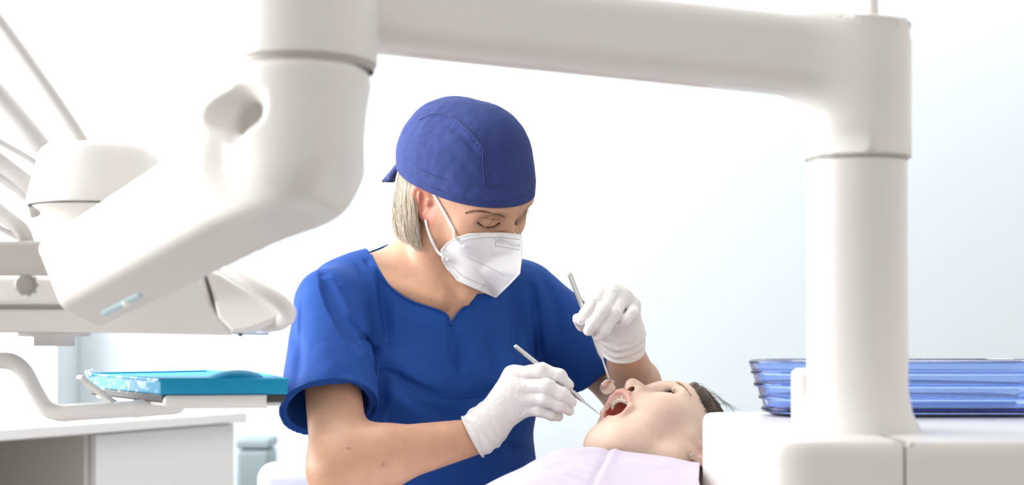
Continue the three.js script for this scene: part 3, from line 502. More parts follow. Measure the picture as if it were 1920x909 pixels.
// scrub top
const scrubBlue = phy(new THREE.Color(0.009, 0.06, 0.285), 0.75, { specularIntensity: 0.45, sheen: 0.08, sheenRoughness: 0.45, sheenColor: new THREE.Color(0.3, 0.55, 1.0) });
const scrubTorso = torso(0.009);
const hemR = B.shR.clone().lerp(B.elR, 0.66).add(V(-0.012, 0, 0)), hemL = B.shL.clone().lerp(B.elL, 0.62);
const topR = B.shR.clone().add(V(0.01, -0.006, 0)), topL = B.shL.clone();
const nR = B.elR.clone().sub(B.shR).normalize(), nL = B.elL.clone().sub(B.shL).normalize();
const slvR = sCap(topR, hemR.clone().addScaledVector(nR, 0.05), 0.055, 0.074), slvL = sCap(topL, hemL.clone().addScaledVector(nL, 0.05), 0.056, 0.07);
const inR = sCap(B.shR.clone().lerp(hemR, 0.45), hemR.clone().addScaledVector(nR, 0.1), 0.05, 0.077), inL = sCap(B.shL.clone().lerp(hemL, 0.45), hemL.clone().addScaledVector(nL, 0.1), 0.05, 0.075);
const smooth = (x, y, z) => { const r = Math.max(slvR(x, y, z), (x - hemR.x) * nR.x + (y - hemR.y) * nR.y + (z - hemR.z) * nR.z), l = Math.max(slvL(x, y, z), (x - hemL.x) * nL.x + (y - hemL.y) * nL.y + (z - hemL.z) * nL.z); return smin(smin(scrubTorso(x, y, z), r, 0.026), l, 0.022); };
const folds = [];
const fold = (list, amount, width, f = true) => { const q = hits(list, smooth); if (q.length > 1) folds.push(crease(q, amount * 1.35, width * 0.72, f)); };
const tuck = (list, amount, width, dx, dy2) => { const q = hits(list, smooth); if (q.length > 1) folds.push(crease(q, amount, width, true, V(dx, dy2, 0).normalize())); };
tuck([[599, 518], [604, 545], [616, 578], [634, 612], [656, 646], [676, 668]], 0.022, 0.02, 1, 0.35);
tuck([[630, 530], [646, 556], [663, 588], [676, 614], [690, 645]], 0.014, 0.014, 1, 0.4);
tuck([[654, 606], [668, 622], [684, 640], [698, 662]], 0.016, 0.013, 1, 0.6);
tuck([[706, 512], [709, 545], [714, 580], [720, 615], [722, 645]], 0.013, 0.013, 1, 0);
tuck([[652, 470], [662, 492], [676, 512], [690, 528]], 0.004, 0.009, 1, 0.4); tuck([[676, 462], [680, 484], [690, 500]], 0.004, 0.008, 1, 0.2);
tuck([[596, 516], [606, 511], [616, 516]], 0.003, 0.006, 0.2, -1); tuck([[560, 520], [563, 560], [560, 610], [557, 680]], 0.0025, 0.03, 1, 0);
fold([[660, 600], [680, 625], [700, 655], [704, 700], [706, 760]], 0.009, 0.007, false);
tuck([[722, 690], [750, 705], [790, 722], [830, 738]], 0.007, 0.02, 0.2, -1); tuck([[722, 786], [738, 784], [758, 790]], 0.004, 0.007, 0, -1); tuck([[718, 804], [736, 803], [760, 810]], 0.004, 0.007, 0, -1); tuck([[722, 768], [740, 770], [752, 766]], 0.003, 0.006, 0, -1);
tuck([[905, 610], [912, 650], [925, 690], [938, 712]], 0.007, 0.02, 1, 0); tuck([[960, 600], [958, 640], [966, 680]], 0.004, 0.012, 1, 0); tuck([[852, 620], [856, 660], [858, 700]], 0.009, 0.016, 1, 0);
fold([[846, 600], [850, 640], [852, 680]], 0.006, 0.008);
fold([[730, 690], [780, 730], [840, 748]], 0.005, 0.012); fold([[740, 720], [790, 760], [860, 790]], 0.005, 0.014);
fold([[870, 745], [930, 735], [980, 700]], 0.005, 0.013); fold([[880, 640], [900, 690], [920, 720]], -0.004, 0.016);
fold([[700, 760], [740, 810], [820, 830]], 0.006, 0.013); fold([[720, 700], [716, 760], [712, 815]], 0.006, 0.012);
fold([[985, 470], [998, 540], [1006, 600], [1010, 660], [1008, 720]], 0.008, 0.008, false); fold([[1020, 520], [1040, 570], [1050, 640]], 0.005, 0.014); fold([[960, 560], [975, 620], [985, 680]], 0.005, 0.012);
fold([[940, 830], [970, 850], [1000, 850]], 0.006, 0.012); fold([[545, 600], [560, 660], [556, 730]], 0.004, 0.014); fold([[600, 640], [620, 690], [610, 740]], -0.003, 0.02);
fold([[640, 690], [660, 730], [690, 750]], 0.004, 0.012);
// neckline, cut through the front of the top: points on the chest, taken into the body frame
const neckPx = [[687, 457], [696, 478], [709, 504], [731, 537], [764, 561], [801, 575], [828, 584], [841, 594], [845, 611], [849, 602], [860, 587], [882, 562], [900, 535], [925, 505], [945, 480]];
const scrubFull = (x, y, z) => { let d = smooth(x, y, z); if (d > 0.05 || d < -0.06) return d - Math.sign(d) * 0.02; let w = 0; for (const c of folds) w += c(x, y, z); return d + w + 0.0022 * noise(x * 13, y * 11, z * 13) + 0.0009 * noise(x * 38, y * 30, z * 38); };
const neckPts = neckPx.map(([x, y]) => hit(x, y, scrubFull)).filter(Boolean);
const inBody = bodyM.clone().invert(), neckPoly = neckPts.map((p) => { const q = p.clone().applyMatrix4(inBody); return [q.x, q.y]; });
{ const a = neckPoly[0], b = neckPoly[neckPoly.length - 1]; neckPoly.push([b[0], 0.4], [a[0], 0.4]); }
const poly2 = (poly) => (x, y) => { let d = 1e9, s = 1; for (let i = 0, j = poly.length - 1; i < poly.length; j = i++) { const ex = poly[j][0] - poly[i][0], ey = poly[j][1] - poly[i][1], wx2 = x - poly[i][0], wy2 = y - poly[i][1], t = clamp((wx2 * ex + wy2 * ey) / (ex * ex + ey * ey), 0, 1), bx = wx2 - ex * t, by = wy2 - ey * t; d = Math.min(d, bx * bx + by * by); const c1 = y >= poly[i][1], c2 = y < poly[j][1], c3 = ex * wy2 > ey * wx2; if ((c1 && c2 && c3) || (!c1 && !c2 && !c3)) s = -s; } return s * Math.sqrt(d); };
const neckCut2 = poly2(neckPoly);
const neckCut = inFrame((x, y, z) => Math.max(neckCut2(x, y), -z - 0.045), bodyM);
const neckBody = inFrame((x, y, z) => neckCut2(x, y), bodyM);
underCloth = (x, y, z, d) => { if (d > 0.04 || neckBody(x, y, z) < 0.001) return d; const c = scrubFull(x, y, z); return c > 0.03 ? d : Math.max(d, c + 0.004); };
mesh('body', addGeo([skinField(bodyD, headBoxD.min, headBoxD.max, 0.0022, toneD),
  skinField((x, y, z) => Math.max(bodyD(x, y, z), -Math.min(headDF(x, y, z) + 0.015, neckF(x, y, z) + 0.03)), V(-0.36, 0.62, -0.42), V(0.29, 1.17, 0.2), 0.0045, toneD)]), skinMat, dentist);
const scrub = (x, y, z) => {
  let d = scrubFull(x, y, z);
  d = Math.max(d, -neckCut(x, y, z));
  return d;
};
const cutSleeve = (x, y, z) => { const v = scrub(x, y, z); const aR = (x - hemR.x) * nR.x + (y - hemR.y) * nR.y + (z - hemR.z) * nR.z, aL = (x - hemL.x) * nL.x + (y - hemL.y) * nL.y + (z - hemL.z) * nL.z;
  const hR = Math.max(inR(x, y, z) + 0.0065 - 0.0, -aR - 0.09), hL = Math.max(inL(x, y, z) + 0.0065, -aL - 0.09); return Math.max(v, -hR, -hL); };
const top = mesh('scrub_top', skinField((x, y, z) => Math.max(cutSleeve(x, y, z), 0.63 - y), V(-0.42, 0.6, -0.4), V(0.22, 1.18, 0.2), 0.0028), scrubBlue, dentist);
for (const [c, n, slv] of [[hemR, nR, slvR], [hemL, nL, slvL]]) mesh('sleeve_hem', tube(ringOn(slv, c.clone().addScaledVector(n, -0.001), n).map((p) => p.addScaledVector(p.clone().sub(c).normalize(), -0.0025)), 0.0024, 110, 6, true), scrubBlue, top);
const onScrub = (list) => hits(list, scrub);
const seamTube = (pts, r = 0.0011) => tube(pts, r, Math.max(12, pts.length * 6), 6);
mesh('neck_binding', seamTube(neckPts.map((p) => p.clone().add(V(0, 0, 0.0006))), 0.0018), scrubBlue, top);
for (const list of [[[590, 508], [625, 490], [655, 470], [683, 453]], [[660, 610], [690, 630], [706, 660], [708, 720]], [[848, 612], [852, 650], [853, 690], [856, 740]], [[728, 705], [770, 728], [815, 742], [856, 745]], [[858, 745], [905, 738], [950, 718], [990, 690]], [[985, 470], [997, 540], [1005, 610], [1008, 670]]]) { const q = onScrub(list); if (q.length > 2) mesh('seam', seamTube(q), scrubBlue, top); }
// trousers below the frame
{
  const hipL = bp(0.09, -0.32, -0.02), hipR = bp(-0.09, -0.32, -0.02), kL = bp(0.16, -0.40, 0.36), kR = bp(-0.2, -0.40, 0.3), fL = bp(0.17, -0.86, 0.34), fR = bp(-0.22, -0.86, 0.26);
  mesh('trousers', skinField(blend(0.05, sCap(hipL, hipR, 0.11), sCap(hipL, kL, 0.085, 0.065), sCap(hipR, kR, 0.085, 0.065), sCap(kL, fL, 0.065, 0.055), sCap(kR, fR, 0.065, 0.055)), V(-0.6, 0.02, -0.4), V(0.4, 0.75, 0.35), 0.01), scrubBlue, dentist);
  for (const f of [fL, fR]) mesh('shoe', skinField(blend(0.03, sEll(V(f.x + 0.03, 0.045, f.z + 0.08), 0.045, 0.04, 0.09), sEll(V(f.x, 0.06, f.z), 0.045, 0.055, 0.05)), V(f.x - 0.1, 0.0, f.z - 0.1), V(f.x + 0.14, 0.16, f.z + 0.2), 0.006), std(0xf2f2f0, 0.5), dentist);
}
// cap
const capNavy = phy(new THREE.Color(0.034, 0.052, 0.185), 0.85, { vertexColors: true, specularIntensity: 0.4, sheen: 0.1, sheenRoughness: 0.5, sheenColor: new THREE.Color(0.7, 0.75, 1) });
const capBase = blend(0.025, sEll(V(-0.003, 0.055, -0.024), 0.085, 0.099, 0.109), sEll(V(0, 0.054, 0.026), 0.075, 0.062, 0.072), sEll(V(0, 0.098, 0.008), 0.066, 0.062, 0.062));
const brim = (x, y, z) => 0.041 + 0.2 * z - y;
const capLoc = (x, y, z) => Math.max(capBase(x, y, z) + 0.0011 * noise(x * 28, y * 28, z * 28) + 0.0007 * noise(x * 75, y * 60, z * 75), brim(x, y, z));
const capF0 = inFrame(capLoc, headD), capF = (x, y, z) => capF0(x, y, z) * S;
const capSmooth = inFrame((x, y, z) => Math.max(capBase(x, y, z), brim(x, y, z)) * S, headD);
const capLo = headBoxD.min.clone().add(V(-0.02, 0.14, -0.04)), capHi = headBoxD.max.clone().add(V(0.06, 0.1, 0.02));
const capFolds = []; for (const [l, a, w] of [[[[790, 222], [815, 213], [846, 219], [875, 241], [899, 267], [911, 287]], -0.0022, 0.0035], [[[800, 232], [830, 230], [862, 250], [890, 282], [905, 300]], 0.0016, 0.004], [[[860, 300], [880, 320], [900, 330]], 0.0015, 0.006], [[[930, 300], [950, 330], [945, 345]], 0.0015, 0.006]]) { const q = hits(l, capSmooth); if (q.length > 1) capFolds.push(crease(q, a, w)); }
for (let i = 0; i < 22; i++) { const t = i / 21, x = 790 + 120 * t, y = t < 0.3 ? 222 - 30 * t : 213 + (t - 0.3) * (t - 0.3) * 150; const q = hits([[x - 4, y + 10], [x + 3, y - 2]], capSmooth); if (q.length > 1) capFolds.push(crease(q, 0.0009, 0.0022)); }
const capFinal = (x, y, z) => { let d = capF(x, y, z); if (d < 0.02) for (const c of capFolds) d += c(x, y, z); return d; };
const cap = mesh('cap', skinField(capFinal, capLo, capHi, 0.0023, (x, y, z) => { const n = 1 + 0.1 * noise(x * 60, y * 60, z * 60) + 0.16 * noise(x * 260, y * 260, z * 260); return [n, n, n]; }), capNavy, dentist);
const brimRing = []; for (let i = 0; i < 72; i++) { const a = i / 72 * Math.PI * 2, sx = Math.sin(a), cz = Math.cos(a); let lo = 0.02, hi = 0.16; for (let k = 0; k < 24; k++) { const m = (lo + hi) / 2; if (capBase(sx * m, 0.041 + 0.2 * cz * m, cz * m) > 0) hi = m; else lo = m; } lo -= 0.0006; brimRing.push(inHead(sx * lo, 0.0415 + 0.2 * cz * lo, cz * lo)); }
const capNavyPlain = phy(new THREE.Color(0.028, 0.043, 0.16), 0.85);
for (const list of [[[787, 224], [811, 213], [845, 219], [874, 241], [898, 267], [910, 287], [911, 312], [915, 346]], [[906, 290], [906, 314], [909, 346]], [[748, 287], [787, 318], [835, 337], [884, 347], [932, 349], [980, 341], [997, 334]], [[932, 196], [961, 210], [983, 232], [996, 258]], [[750, 310], [790, 342], [840, 364], [885, 377], [932, 380], [975, 372], [995, 360]]]) { const q = hits(list, capFinal).map((p) => p.addScaledVector(EYE.clone().sub(p).normalize(), 0.0004)); if (q.length > 2) mesh('seam', seamTube(q, 0.0009), capNavyPlain, cap); }
mesh('brim_hem', tube(brimRing, 0.0016, 144, 6, true), capNavyPlain, cap);
{
  const k = inHead(-0.012, 0.03, -0.116);
  mesh('tie_knot', skinField(blend(0.006, sEll(k, 0.012, 0.01, 0.012), sCap(k, P(722, 348, k.z), 0.007, 0.009), sCap(k, P(734, 332, k.z + 0.01), 0.008, 0.006)), k.clone().add(V(-0.06, -0.05, -0.04)), k.clone().add(V(0.04, 0.04, 0.04)), 0.0025), capNavyPlain, cap);
}
// hair
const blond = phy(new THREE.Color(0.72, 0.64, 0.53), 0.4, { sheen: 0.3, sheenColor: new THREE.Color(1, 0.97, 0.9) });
{
  const lots = [[], []];
  for (let i = 0; i < 1700; i++) {
    const t = rnd(), root = V(mixn(-0.05, -0.076, t), mixn(0.034, 0.046, t), mixn(-0.1, -0.046, t)), a = inHead(root.x, root.y, root.z);
    const len = rnd() ** 0.5, tipPx = mixn(742, 792, t * 0.9 + 0.1 * rnd()) + rnd(-5, 5), tipPy = mixn(395, mixn(448, 476, t), len);
    const layer = rnd(0.0, 0.022), wave = rnd(-4, 4), midPx = mixn(737, 780, t) + rnd(-3, 3), midPy = mixn(372, 405, len);
    const mid = P(midPx, midPy, a.z + 0.004 - layer), tip = P(tipPx, tipPy, mixn(a.z, -0.085, 0.3 + 0.3 * t) - layer), q = P((midPx + tipPx) / 2 - 3 + wave, (midPy + tipPy) / 2, (mid.z + tip.z) / 2 + 0.004);
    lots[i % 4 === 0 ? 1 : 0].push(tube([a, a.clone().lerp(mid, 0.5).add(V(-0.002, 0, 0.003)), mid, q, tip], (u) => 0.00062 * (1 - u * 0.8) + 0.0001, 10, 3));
  }
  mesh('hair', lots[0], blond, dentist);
  mesh('hair_dark', lots[1], phy(new THREE.Color(0.46, 0.37, 0.27), 0.45), dentist);  // some strands in a darker blond tone
}
// face mask
{
  const maskWhite = phy(new THREE.Color(0.9, 0.9, 0.905), 0.8, { side: THREE.DoubleSide });
  const pl = (list, t) => { const L = [0]; for (let i = 1; i < list.length; i++) L.push(L[i - 1] + Math.hypot(list[i][0] - list[i - 1][0], list[i][1] - list[i - 1][1])); const s = t * L[L.length - 1]; let i = 1; while (i < list.length - 1 && L[i] < s) i++; const u = (s - L[i - 1]) / (L[i] - L[i - 1]); return [mixn(list[i - 1][0], list[i][0], u), mixn(list[i - 1][1], list[i][1], u)]; };
  const T = [[977, 441], [945, 437], [910, 437], [880, 439], [855, 446], [838, 457], [828, 468]], Bt = [[930, 557], [893, 541], [857, 525], [853, 517], [840, 504], [830, 488]], Rg = [[977, 441], [978, 465], [977, 490], [974, 513], [952, 536], [930, 557]];
  const kx = (u) => -0.066 * u ** 1.45, NU = 36, NV = 30, rows = [];
  const at = (pt, u) => onSagittal(pt[0], pt[1], kx(u));
  const T0 = at(T[0], 0), B0 = at(Bt[0], 0);
  for (let v = 0; v <= NV; v++) { const row = []; for (let u = 0; u <= NU; u++) {
    const uu = u / NU, vv = v / NV, a = at(pl(T, uu), uu), b = at(pl(Bt, uu), uu), p = a.clone().lerp(b, vv), r = at(pl(Rg, vv), 0).sub(T0.clone().lerp(B0, vv));
    p.addScaledVector(r, (1 - uu) ** 1.1); p.add(V(-0.75, -0.1, 0.65).multiplyScalar(0.013 * Math.sin(Math.PI * vv) ** 0.8 * Math.sin(Math.PI * Math.min(uu * 1.0, 1)) ** 0.8 + 0.0008 * noise(uu * 7, vv * 7, 2)));
    const q = p.clone().applyMatrix4(headD), dir = EYE.clone().sub(q).normalize(); for (let k = 0; k < 60; k++) { const d = bodyD(q.x, q.y, q.z) - 0.0028; if (d > -0.0002) break; q.addScaledVector(dir, Math.max(-d * 0.8, 0.0005)); }
    row.push(q.applyMatrix4(toHead)); } rows.push(row); }
  const w = (p) => p.clone().applyMatrix4(headD), right = rows.map((r) => r.map(w)), left = rows.map((r) => r.map((p) => w(V(-p.x * 0.85, p.y + p.x * 0.3, p.z + p.x * 0.3))).reverse());
  const m = mesh('face_mask', [sheet(right), sheet(left)], maskWhite, dentist);
  const edge = (arr, r = 0.0012) => tube(arr, r, arr.length * 2, 6);
  mesh('mask_edge', [edge(right[0]), edge(right[NV], 0.0014), edge(right.map((r) => r[0]), 0.0011), edge(right.map((r) => r[NU])), edge(left[0]), edge(left[NV], 0.0014), edge(left.map((r) => r[0]))], maskWhite, m);
  const stitch = (list, n) => { const g = []; for (let i = 0; i < n; i++) { const t = i / n, t2 = t + 0.45 / n; const q = [t, t2].map((s) => { const f = s * (list.length - 1), k = Math.min(Math.floor(f), list.length - 2), uv = [mixn(list[k][0], list[k + 1][0], f - k), mixn(list[k][1], list[k + 1][1], f - k)]; const U = uv[0] * NU, Vv = uv[1] * NV, i0 = Math.min(Math.floor(U), NU - 1), j0 = Math.min(Math.floor(Vv), NV - 1); const p = right[j0][i0].clone().lerp(right[j0][i0 + 1], U - i0).lerp(right[j0 + 1][i0].clone().lerp(right[j0 + 1][i0 + 1], U - i0), Vv - j0); return p.addScaledVector(EYE.clone().sub(p).normalize(), 0.0004); }); g.push(rod(q[0], q[1], 0.0006, 0.0006, 5)); } return g; };
  const grey = std(new THREE.Color(0.5, 0.5, 0.52), 0.7);
  mesh('stitching', [...stitch([[0.02, 0.06], [0.35, 0.05], [0.7, 0.08]], 60), ...stitch([[0.62, 0.38], [0.4, 0.46], [0.14, 0.6]], 22), ...stitch([[0.82, 0.75], [0.55, 0.82], [0.25, 0.86]], 26), ...stitch([[0.03, 0.2], [0.3, 0.17]], 18), ...stitch([[0.3, 0.17], [0.3, 0.06]], 7)], grey, m);
  const clipPts = [[0.02, 0.13], [0.1, 0.125], [0.2, 0.115], [0.27, 0.11]].map(([u, v]) => { const p = right[Math.round(v * NV)][Math.round(u * NU)].clone(); return p.addScaledVector(EYE.clone().sub(p).normalize(), 0.0008); });
  mesh('nose_clip', capped(clipPts, 0.0016, 24, 8), std(new THREE.Color(0.74, 0.74, 0.75), 0.45), m);
  const sk = (list) => list.map(([x, y, f]) => { const q = hit(x, y, f ? bodyD : headDF) || hit(x, y, bodyD); return q ? q.addScaledVector(EYE.clone().sub(q).normalize(), 0.002) : null; }).filter(Boolean);
  const e1 = right[Math.round(0.16 * NV)][Math.round(0.66 * NU)].clone().add(V(0, 0, 0.001)), e2 = right[Math.round(0.56 * NV)][Math.round(0.88 * NU)].clone().add(V(0, 0, 0.001));
  mesh('strap', tube([...sk([[812, 360, 1], [822, 378, 1], [838, 407, 1], [851, 432, 1]]), right[0][Math.round(0.77 * NU)].clone().add(V(-0.002, 0, 0.002)), e1], 0.0021, 40, 8), maskWhite, m);
  mesh('strap', tube([...sk([[798, 411, 1], [802, 430, 1], [811, 453, 1], [820, 470, 1]]), right[Math.round(0.5 * NV)][NU].clone().add(V(-0.001, 0, 0.002)), e2], 0.0021, 40, 8), maskWhite, m);
  for (const p of [e1, e2]) mesh('strap_weld', new THREE.SphereGeometry(0.0032, 10, 8).translate(p.x, p.y, p.z), maskWhite, m);
}
// gloved hands
const RH = [[[962, 704, 0.042], [1016, 694, 0.066], [1049, 704, 0.07], [1067, 722, 0.068]], [[970, 724, 0.05], [1026, 724, 0.076], [1055, 739, 0.078], [1072, 753, 0.074]], [[974, 746, 0.05], [1023, 748, 0.073], [1050, 760, 0.075], [1067, 770, 0.07]], [[974, 766, 0.044], [1012, 769, 0.062], [1034, 777, 0.064], [1048, 781, 0.06]]].map((c) => c.map((p) => P(...p)));
const RT = [[918, 778, 0.022], [962, 742, 0.005], [1012, 722, 0.02], [1052, 724, 0.04]].map((p) => P(...p));
const cuffR = P(889, 816, 0.04);
glove(dentist, P(905, 806, 0.037), null, RH, RT, P(886, 820, 0.042), 0.0295, P(872, 782, 0.04).sub(P(908, 850, 0.045)).cross(V(0, 0, 1)).normalize().multiplyScalar(1).multiplyScalar(Math.sign(P(872, 782, 0.04).sub(P(908, 850, 0.045)).cross(V(0, 0, 1)).x) > 0 ? -1 : 1), V(-0.085, 0.8, -0.04), V(0.095, 0.97, 0.115), 1.3);
const LH = [[[1131, 549, -0.004], [1112, 570, 0.034], [1098, 590, 0.043], [1090, 601, 0.038]], [[1149, 551, 0.0], [1131, 580, 0.042], [1112, 607, 0.05], [1103, 620, 0.045]], [[1167, 558, -0.004], [1151, 590, 0.038], [1132, 618, 0.045], [1123, 630, 0.04]], [[1183, 574, -0.016], [1186, 588, 0.018], [1170, 602, 0.03], [1162, 608, 0.027]]].map((c) => c.map((p) => P(...p)));
const LT = [[1152, 628, -0.04], [1118, 612, -0.018], [1094, 606, 0.0], [1084, 598, 0.014]].map((p) => P(...p));
glove(dentist, P(1168, 630, -0.04), null, LH, LT, P(1169, 656, -0.055), 0.0305, V(0.08, -0.8, -0.6).normalize(), V(0.085, 0.94, -0.12), V(0.21, 1.09, 0.075), 4.1);

// ---------------------------------------------------------------- the patient
const patient = person('person', 'patient lying back with mouth wide open, dark hair, under a lilac bib');
const headP = new THREE.Matrix4().compose(V(0.204, 0.822, 0.02), new THREE.Quaternion().setFromEuler(new THREE.Euler(-74 * Math.PI / 180, -90.7 * Math.PI / 180, 50 * Math.PI / 180, 'YXZ')), V(1.01, 1.01, 1.01));
const HP = headField({ jaw: 0.25, open: true, lids: 0.22, lidLow: 0.36, noseUp: 0.002, chin: -0.002 }), inPat = (x, y, z) => V(x, y, z).applyMatrix4(headP), headPF = inFrame(HP.f, headP), toPat = headP.clone().invert();
const chestP = inPat(0, -0.3, -0.08);
const bodyPT = blend(0.05, sCap(inPat(0, -0.04, -0.03), inPat(0, -0.18, -0.055), 0.05, 0.055), sCap(inPat(0.1, -0.21, -0.075), inPat(-0.14, -0.21, -0.07), 0.052), sEll(chestP, 0.13, 0.09, 0.15), sCap(chestP, inPat(0, -0.62, -0.1), 0.1, 0.11), sCap(inPat(0.12, -0.23, -0.09), inPat(0.12, -0.5, -0.12), 0.045, 0.035), sCap(inPat(-0.17, -0.22, -0.07), inPat(-0.22, -0.5, -0.1), 0.045, 0.035));
const bodyP = (x, y, z) => smin(headPF(x, y, z), bodyPT(x, y, z), 0.025);
const toneP = (x, y, z) => {
  const l = V(x, y, z).applyMatrix4(toPat), n = 1 + 0.035 * noise(x * 60, y * 60, z * 60) + 0.025 * noise(x * 220, y * 220, z * 220); let c = [0.82 * n, 0.60 * n, 0.48 * n];
  const put = (to, a) => { c = c.map((v, i) => mixn(v, to[i], clamp(a, 0, 1))); };
  const lipU = HP.upLip(l.x, l.y, l.z), lipL = HP.loLip(l.x, l.y, l.z);
  put([0.68, 0.27, 0.25], 0.9 * (1 - sstep(-0.0006, 0.0010, lipU))); put([0.74, 0.36, 0.32], 0.6 * (1 - sstep(0.0, 0.0018, lipL)));
  const blush = Math.exp(-(((l.x - 0.045) / 0.02) ** 2) - (((l.y + 0.012) / 0.02) ** 2)); put([0.80, 0.45, 0.36], 0.35 * blush * (l.z > 0.02 ? 1 : 0));
  const bx = Math.abs(l.x), brow = Math.exp(-(((bx - 0.034) / 0.0165) ** 4) - (((l.y - 0.0475 - 0.003 * Math.sin((bx - 0.018) * 90)) / 0.0035) ** 2)) * (l.z > 0.04 ? 0.85 : 0); put([0.45, 0.28, 0.2], brow * 0.35);
  if (HP.cavity && Math.min(lipU, lipL) > 0.0012 && HP.cavity(l.x, l.y, l.z) < 0.0012) put([0.42, 0.06, 0.04], 1 - sstep(0.085, 0.095, l.z) * 0.3);
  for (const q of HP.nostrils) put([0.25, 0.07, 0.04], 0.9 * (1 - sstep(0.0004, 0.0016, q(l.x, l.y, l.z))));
  const ear = sstep(0.07, 0.08, bx) * (Math.abs(l.y) < 0.06 && l.z < 0.02 ? 1 : 0); put([0.8, 0.42, 0.34], ear * 0.4);
  return c;
};
const pb = new THREE.Box3().setFromCenterAndSize(inPat(0, -0.005, 0.015), V(0.3, 0.27, 0.3));
const headCore = (x, y, z) => headPF(x, y, z) + 0.02;
mesh('body', addGeo([skinField(bodyP, pb.min, pb.max, 0.0016, toneP), skinField((x, y, z) => Math.max(bodyPT(x, y, z), -headCore(x, y, z)), V(-0.55, 0.45, -0.15), V(0.45, 0.95, 0.75), 0.008, toneP)]), skinMat, patient);
for (const s of [-1, 1]) {
  const e0 = inPat(s * 0.031, 0.026, 0.0665), eye = mesh('eye', new THREE.SphereGeometry(0.0123, 32, 20).translate(e0.x, e0.y, e0.z), phy(0xeeeae6, 0.08), patient);
  const look = V(0.0, -0.10, 1).normalize(), q = inPat(s * 0.031 + look.x * 0.0095, 0.026 + look.y * 0.0095, 0.0665 + look.z * 0.0095);
  mesh('iris', new THREE.SphereGeometry(0.0054, 20, 14).scale(1, 1, 0.7).applyQuaternion(new THREE.Quaternion().setFromRotationMatrix(headP)).translate(q.x, q.y, q.z), phy(0x24140c, 0.06), eye);
  const lash = [];
  for (let i = 0; i <= 26; i++) { const u = i / 13 - 1, x = s * 0.031 + u * 0.0122, y0 = 0.026 + 0.0035 - u * u * 0.0042, z0 = 0.0665 + Math.sqrt(Math.max(0.0138 ** 2 - (u * 0.0125) ** 2 - (y0 - 0.026) ** 2, 4e-6)), l = 0.0092 * (0.75 + rnd(0.5)); lash.push(tube([inPat(x, y0, z0 - 0.0008), inPat(x + u * 0.0015, y0 - 0.0005, z0 + l * 0.5), inPat(x + u * 0.004, y0 + 0.0035, z0 + l)], (t) => 0.00046 * (1 - t * 0.85), 5, 4)); }
  for (let i = 0; i < 12; i++) { const u = i / 5.5 - 1, v = (i + 1) / 5.5 - 1; const pt = (w) => inPat(s * 0.031 + w * 0.0125, 0.026 + 0.0035 - w * w * 0.0042, 0.0665 + Math.sqrt(Math.max(0.0139 ** 2 - (w * 0.0125) ** 2 - (0.0035 - w * w * 0.0042) ** 2, 4e-6))); if (v <= 1) lash.push(rod(pt(u), pt(v), 0.0006, 0.0006, 5)); }
  mesh('eyelashes', lash, std(0x0e0806, 0.6), patient);
}
// teeth with braces, tongue
{
  const enamel = phy(new THREE.Color(0.85, 0.78, 0.66), 0.15), steel = std(new THREE.Color(0.75, 0.75, 0.76), 0.2, { metalness: 1 });
  const arch = (a) => V(Math.sin(a) * 0.0225, -0.0415, 0.0585 + Math.cos(a) * 0.0325);
  const wire = [];
  for (let i = -4; i <= 4; i++) { if (i === 0) continue; const a = (i - Math.sign(i) * 0.5) * 0.29, p = arch(a), w = Math.abs(i) === 1 ? 0.0082 : 0.0068;
    const q = new THREE.Quaternion().setFromEuler(new THREE.Euler(0, a * 1.25, 0)), g = new RoundedBoxGeometry(w * 1.06, 0.0115, 0.0055, 3, 0.0014).applyQuaternion(q).translate(p.x, p.y, p.z).applyMatrix4(headP);
    const tooth = mesh('tooth', g, enamel, patient);
    const o = arch(a).add(V(Math.sin(a * 1.25), 0, Math.cos(a * 1.25)).multiplyScalar(0.0034)); o.y += 0.0005; wire.push(inPat(o.x, o.y, o.z + 0.0008));
    mesh('bracket', new RoundedBoxGeometry(0.0032, 0.003, 0.0018, 2, 0.0006).applyQuaternion(q).translate(o.x, o.y, o.z).applyMatrix4(headP), steel, tooth); }
  mesh('brace_wire', tube(wire, 0.0004, 40, 5), steel, patient);
  const tg = HP.J(0, -0.058, 0.05); mesh('tongue', new THREE.SphereGeometry(1, 24, 16).scale(0.016, 0.008, 0.024).rotateX(0.35).translate(tg.x, tg.y, tg.z).applyMatrix4(headP), phy(new THREE.Color(0.5, 0.14, 0.12), 0.25), patient);
}
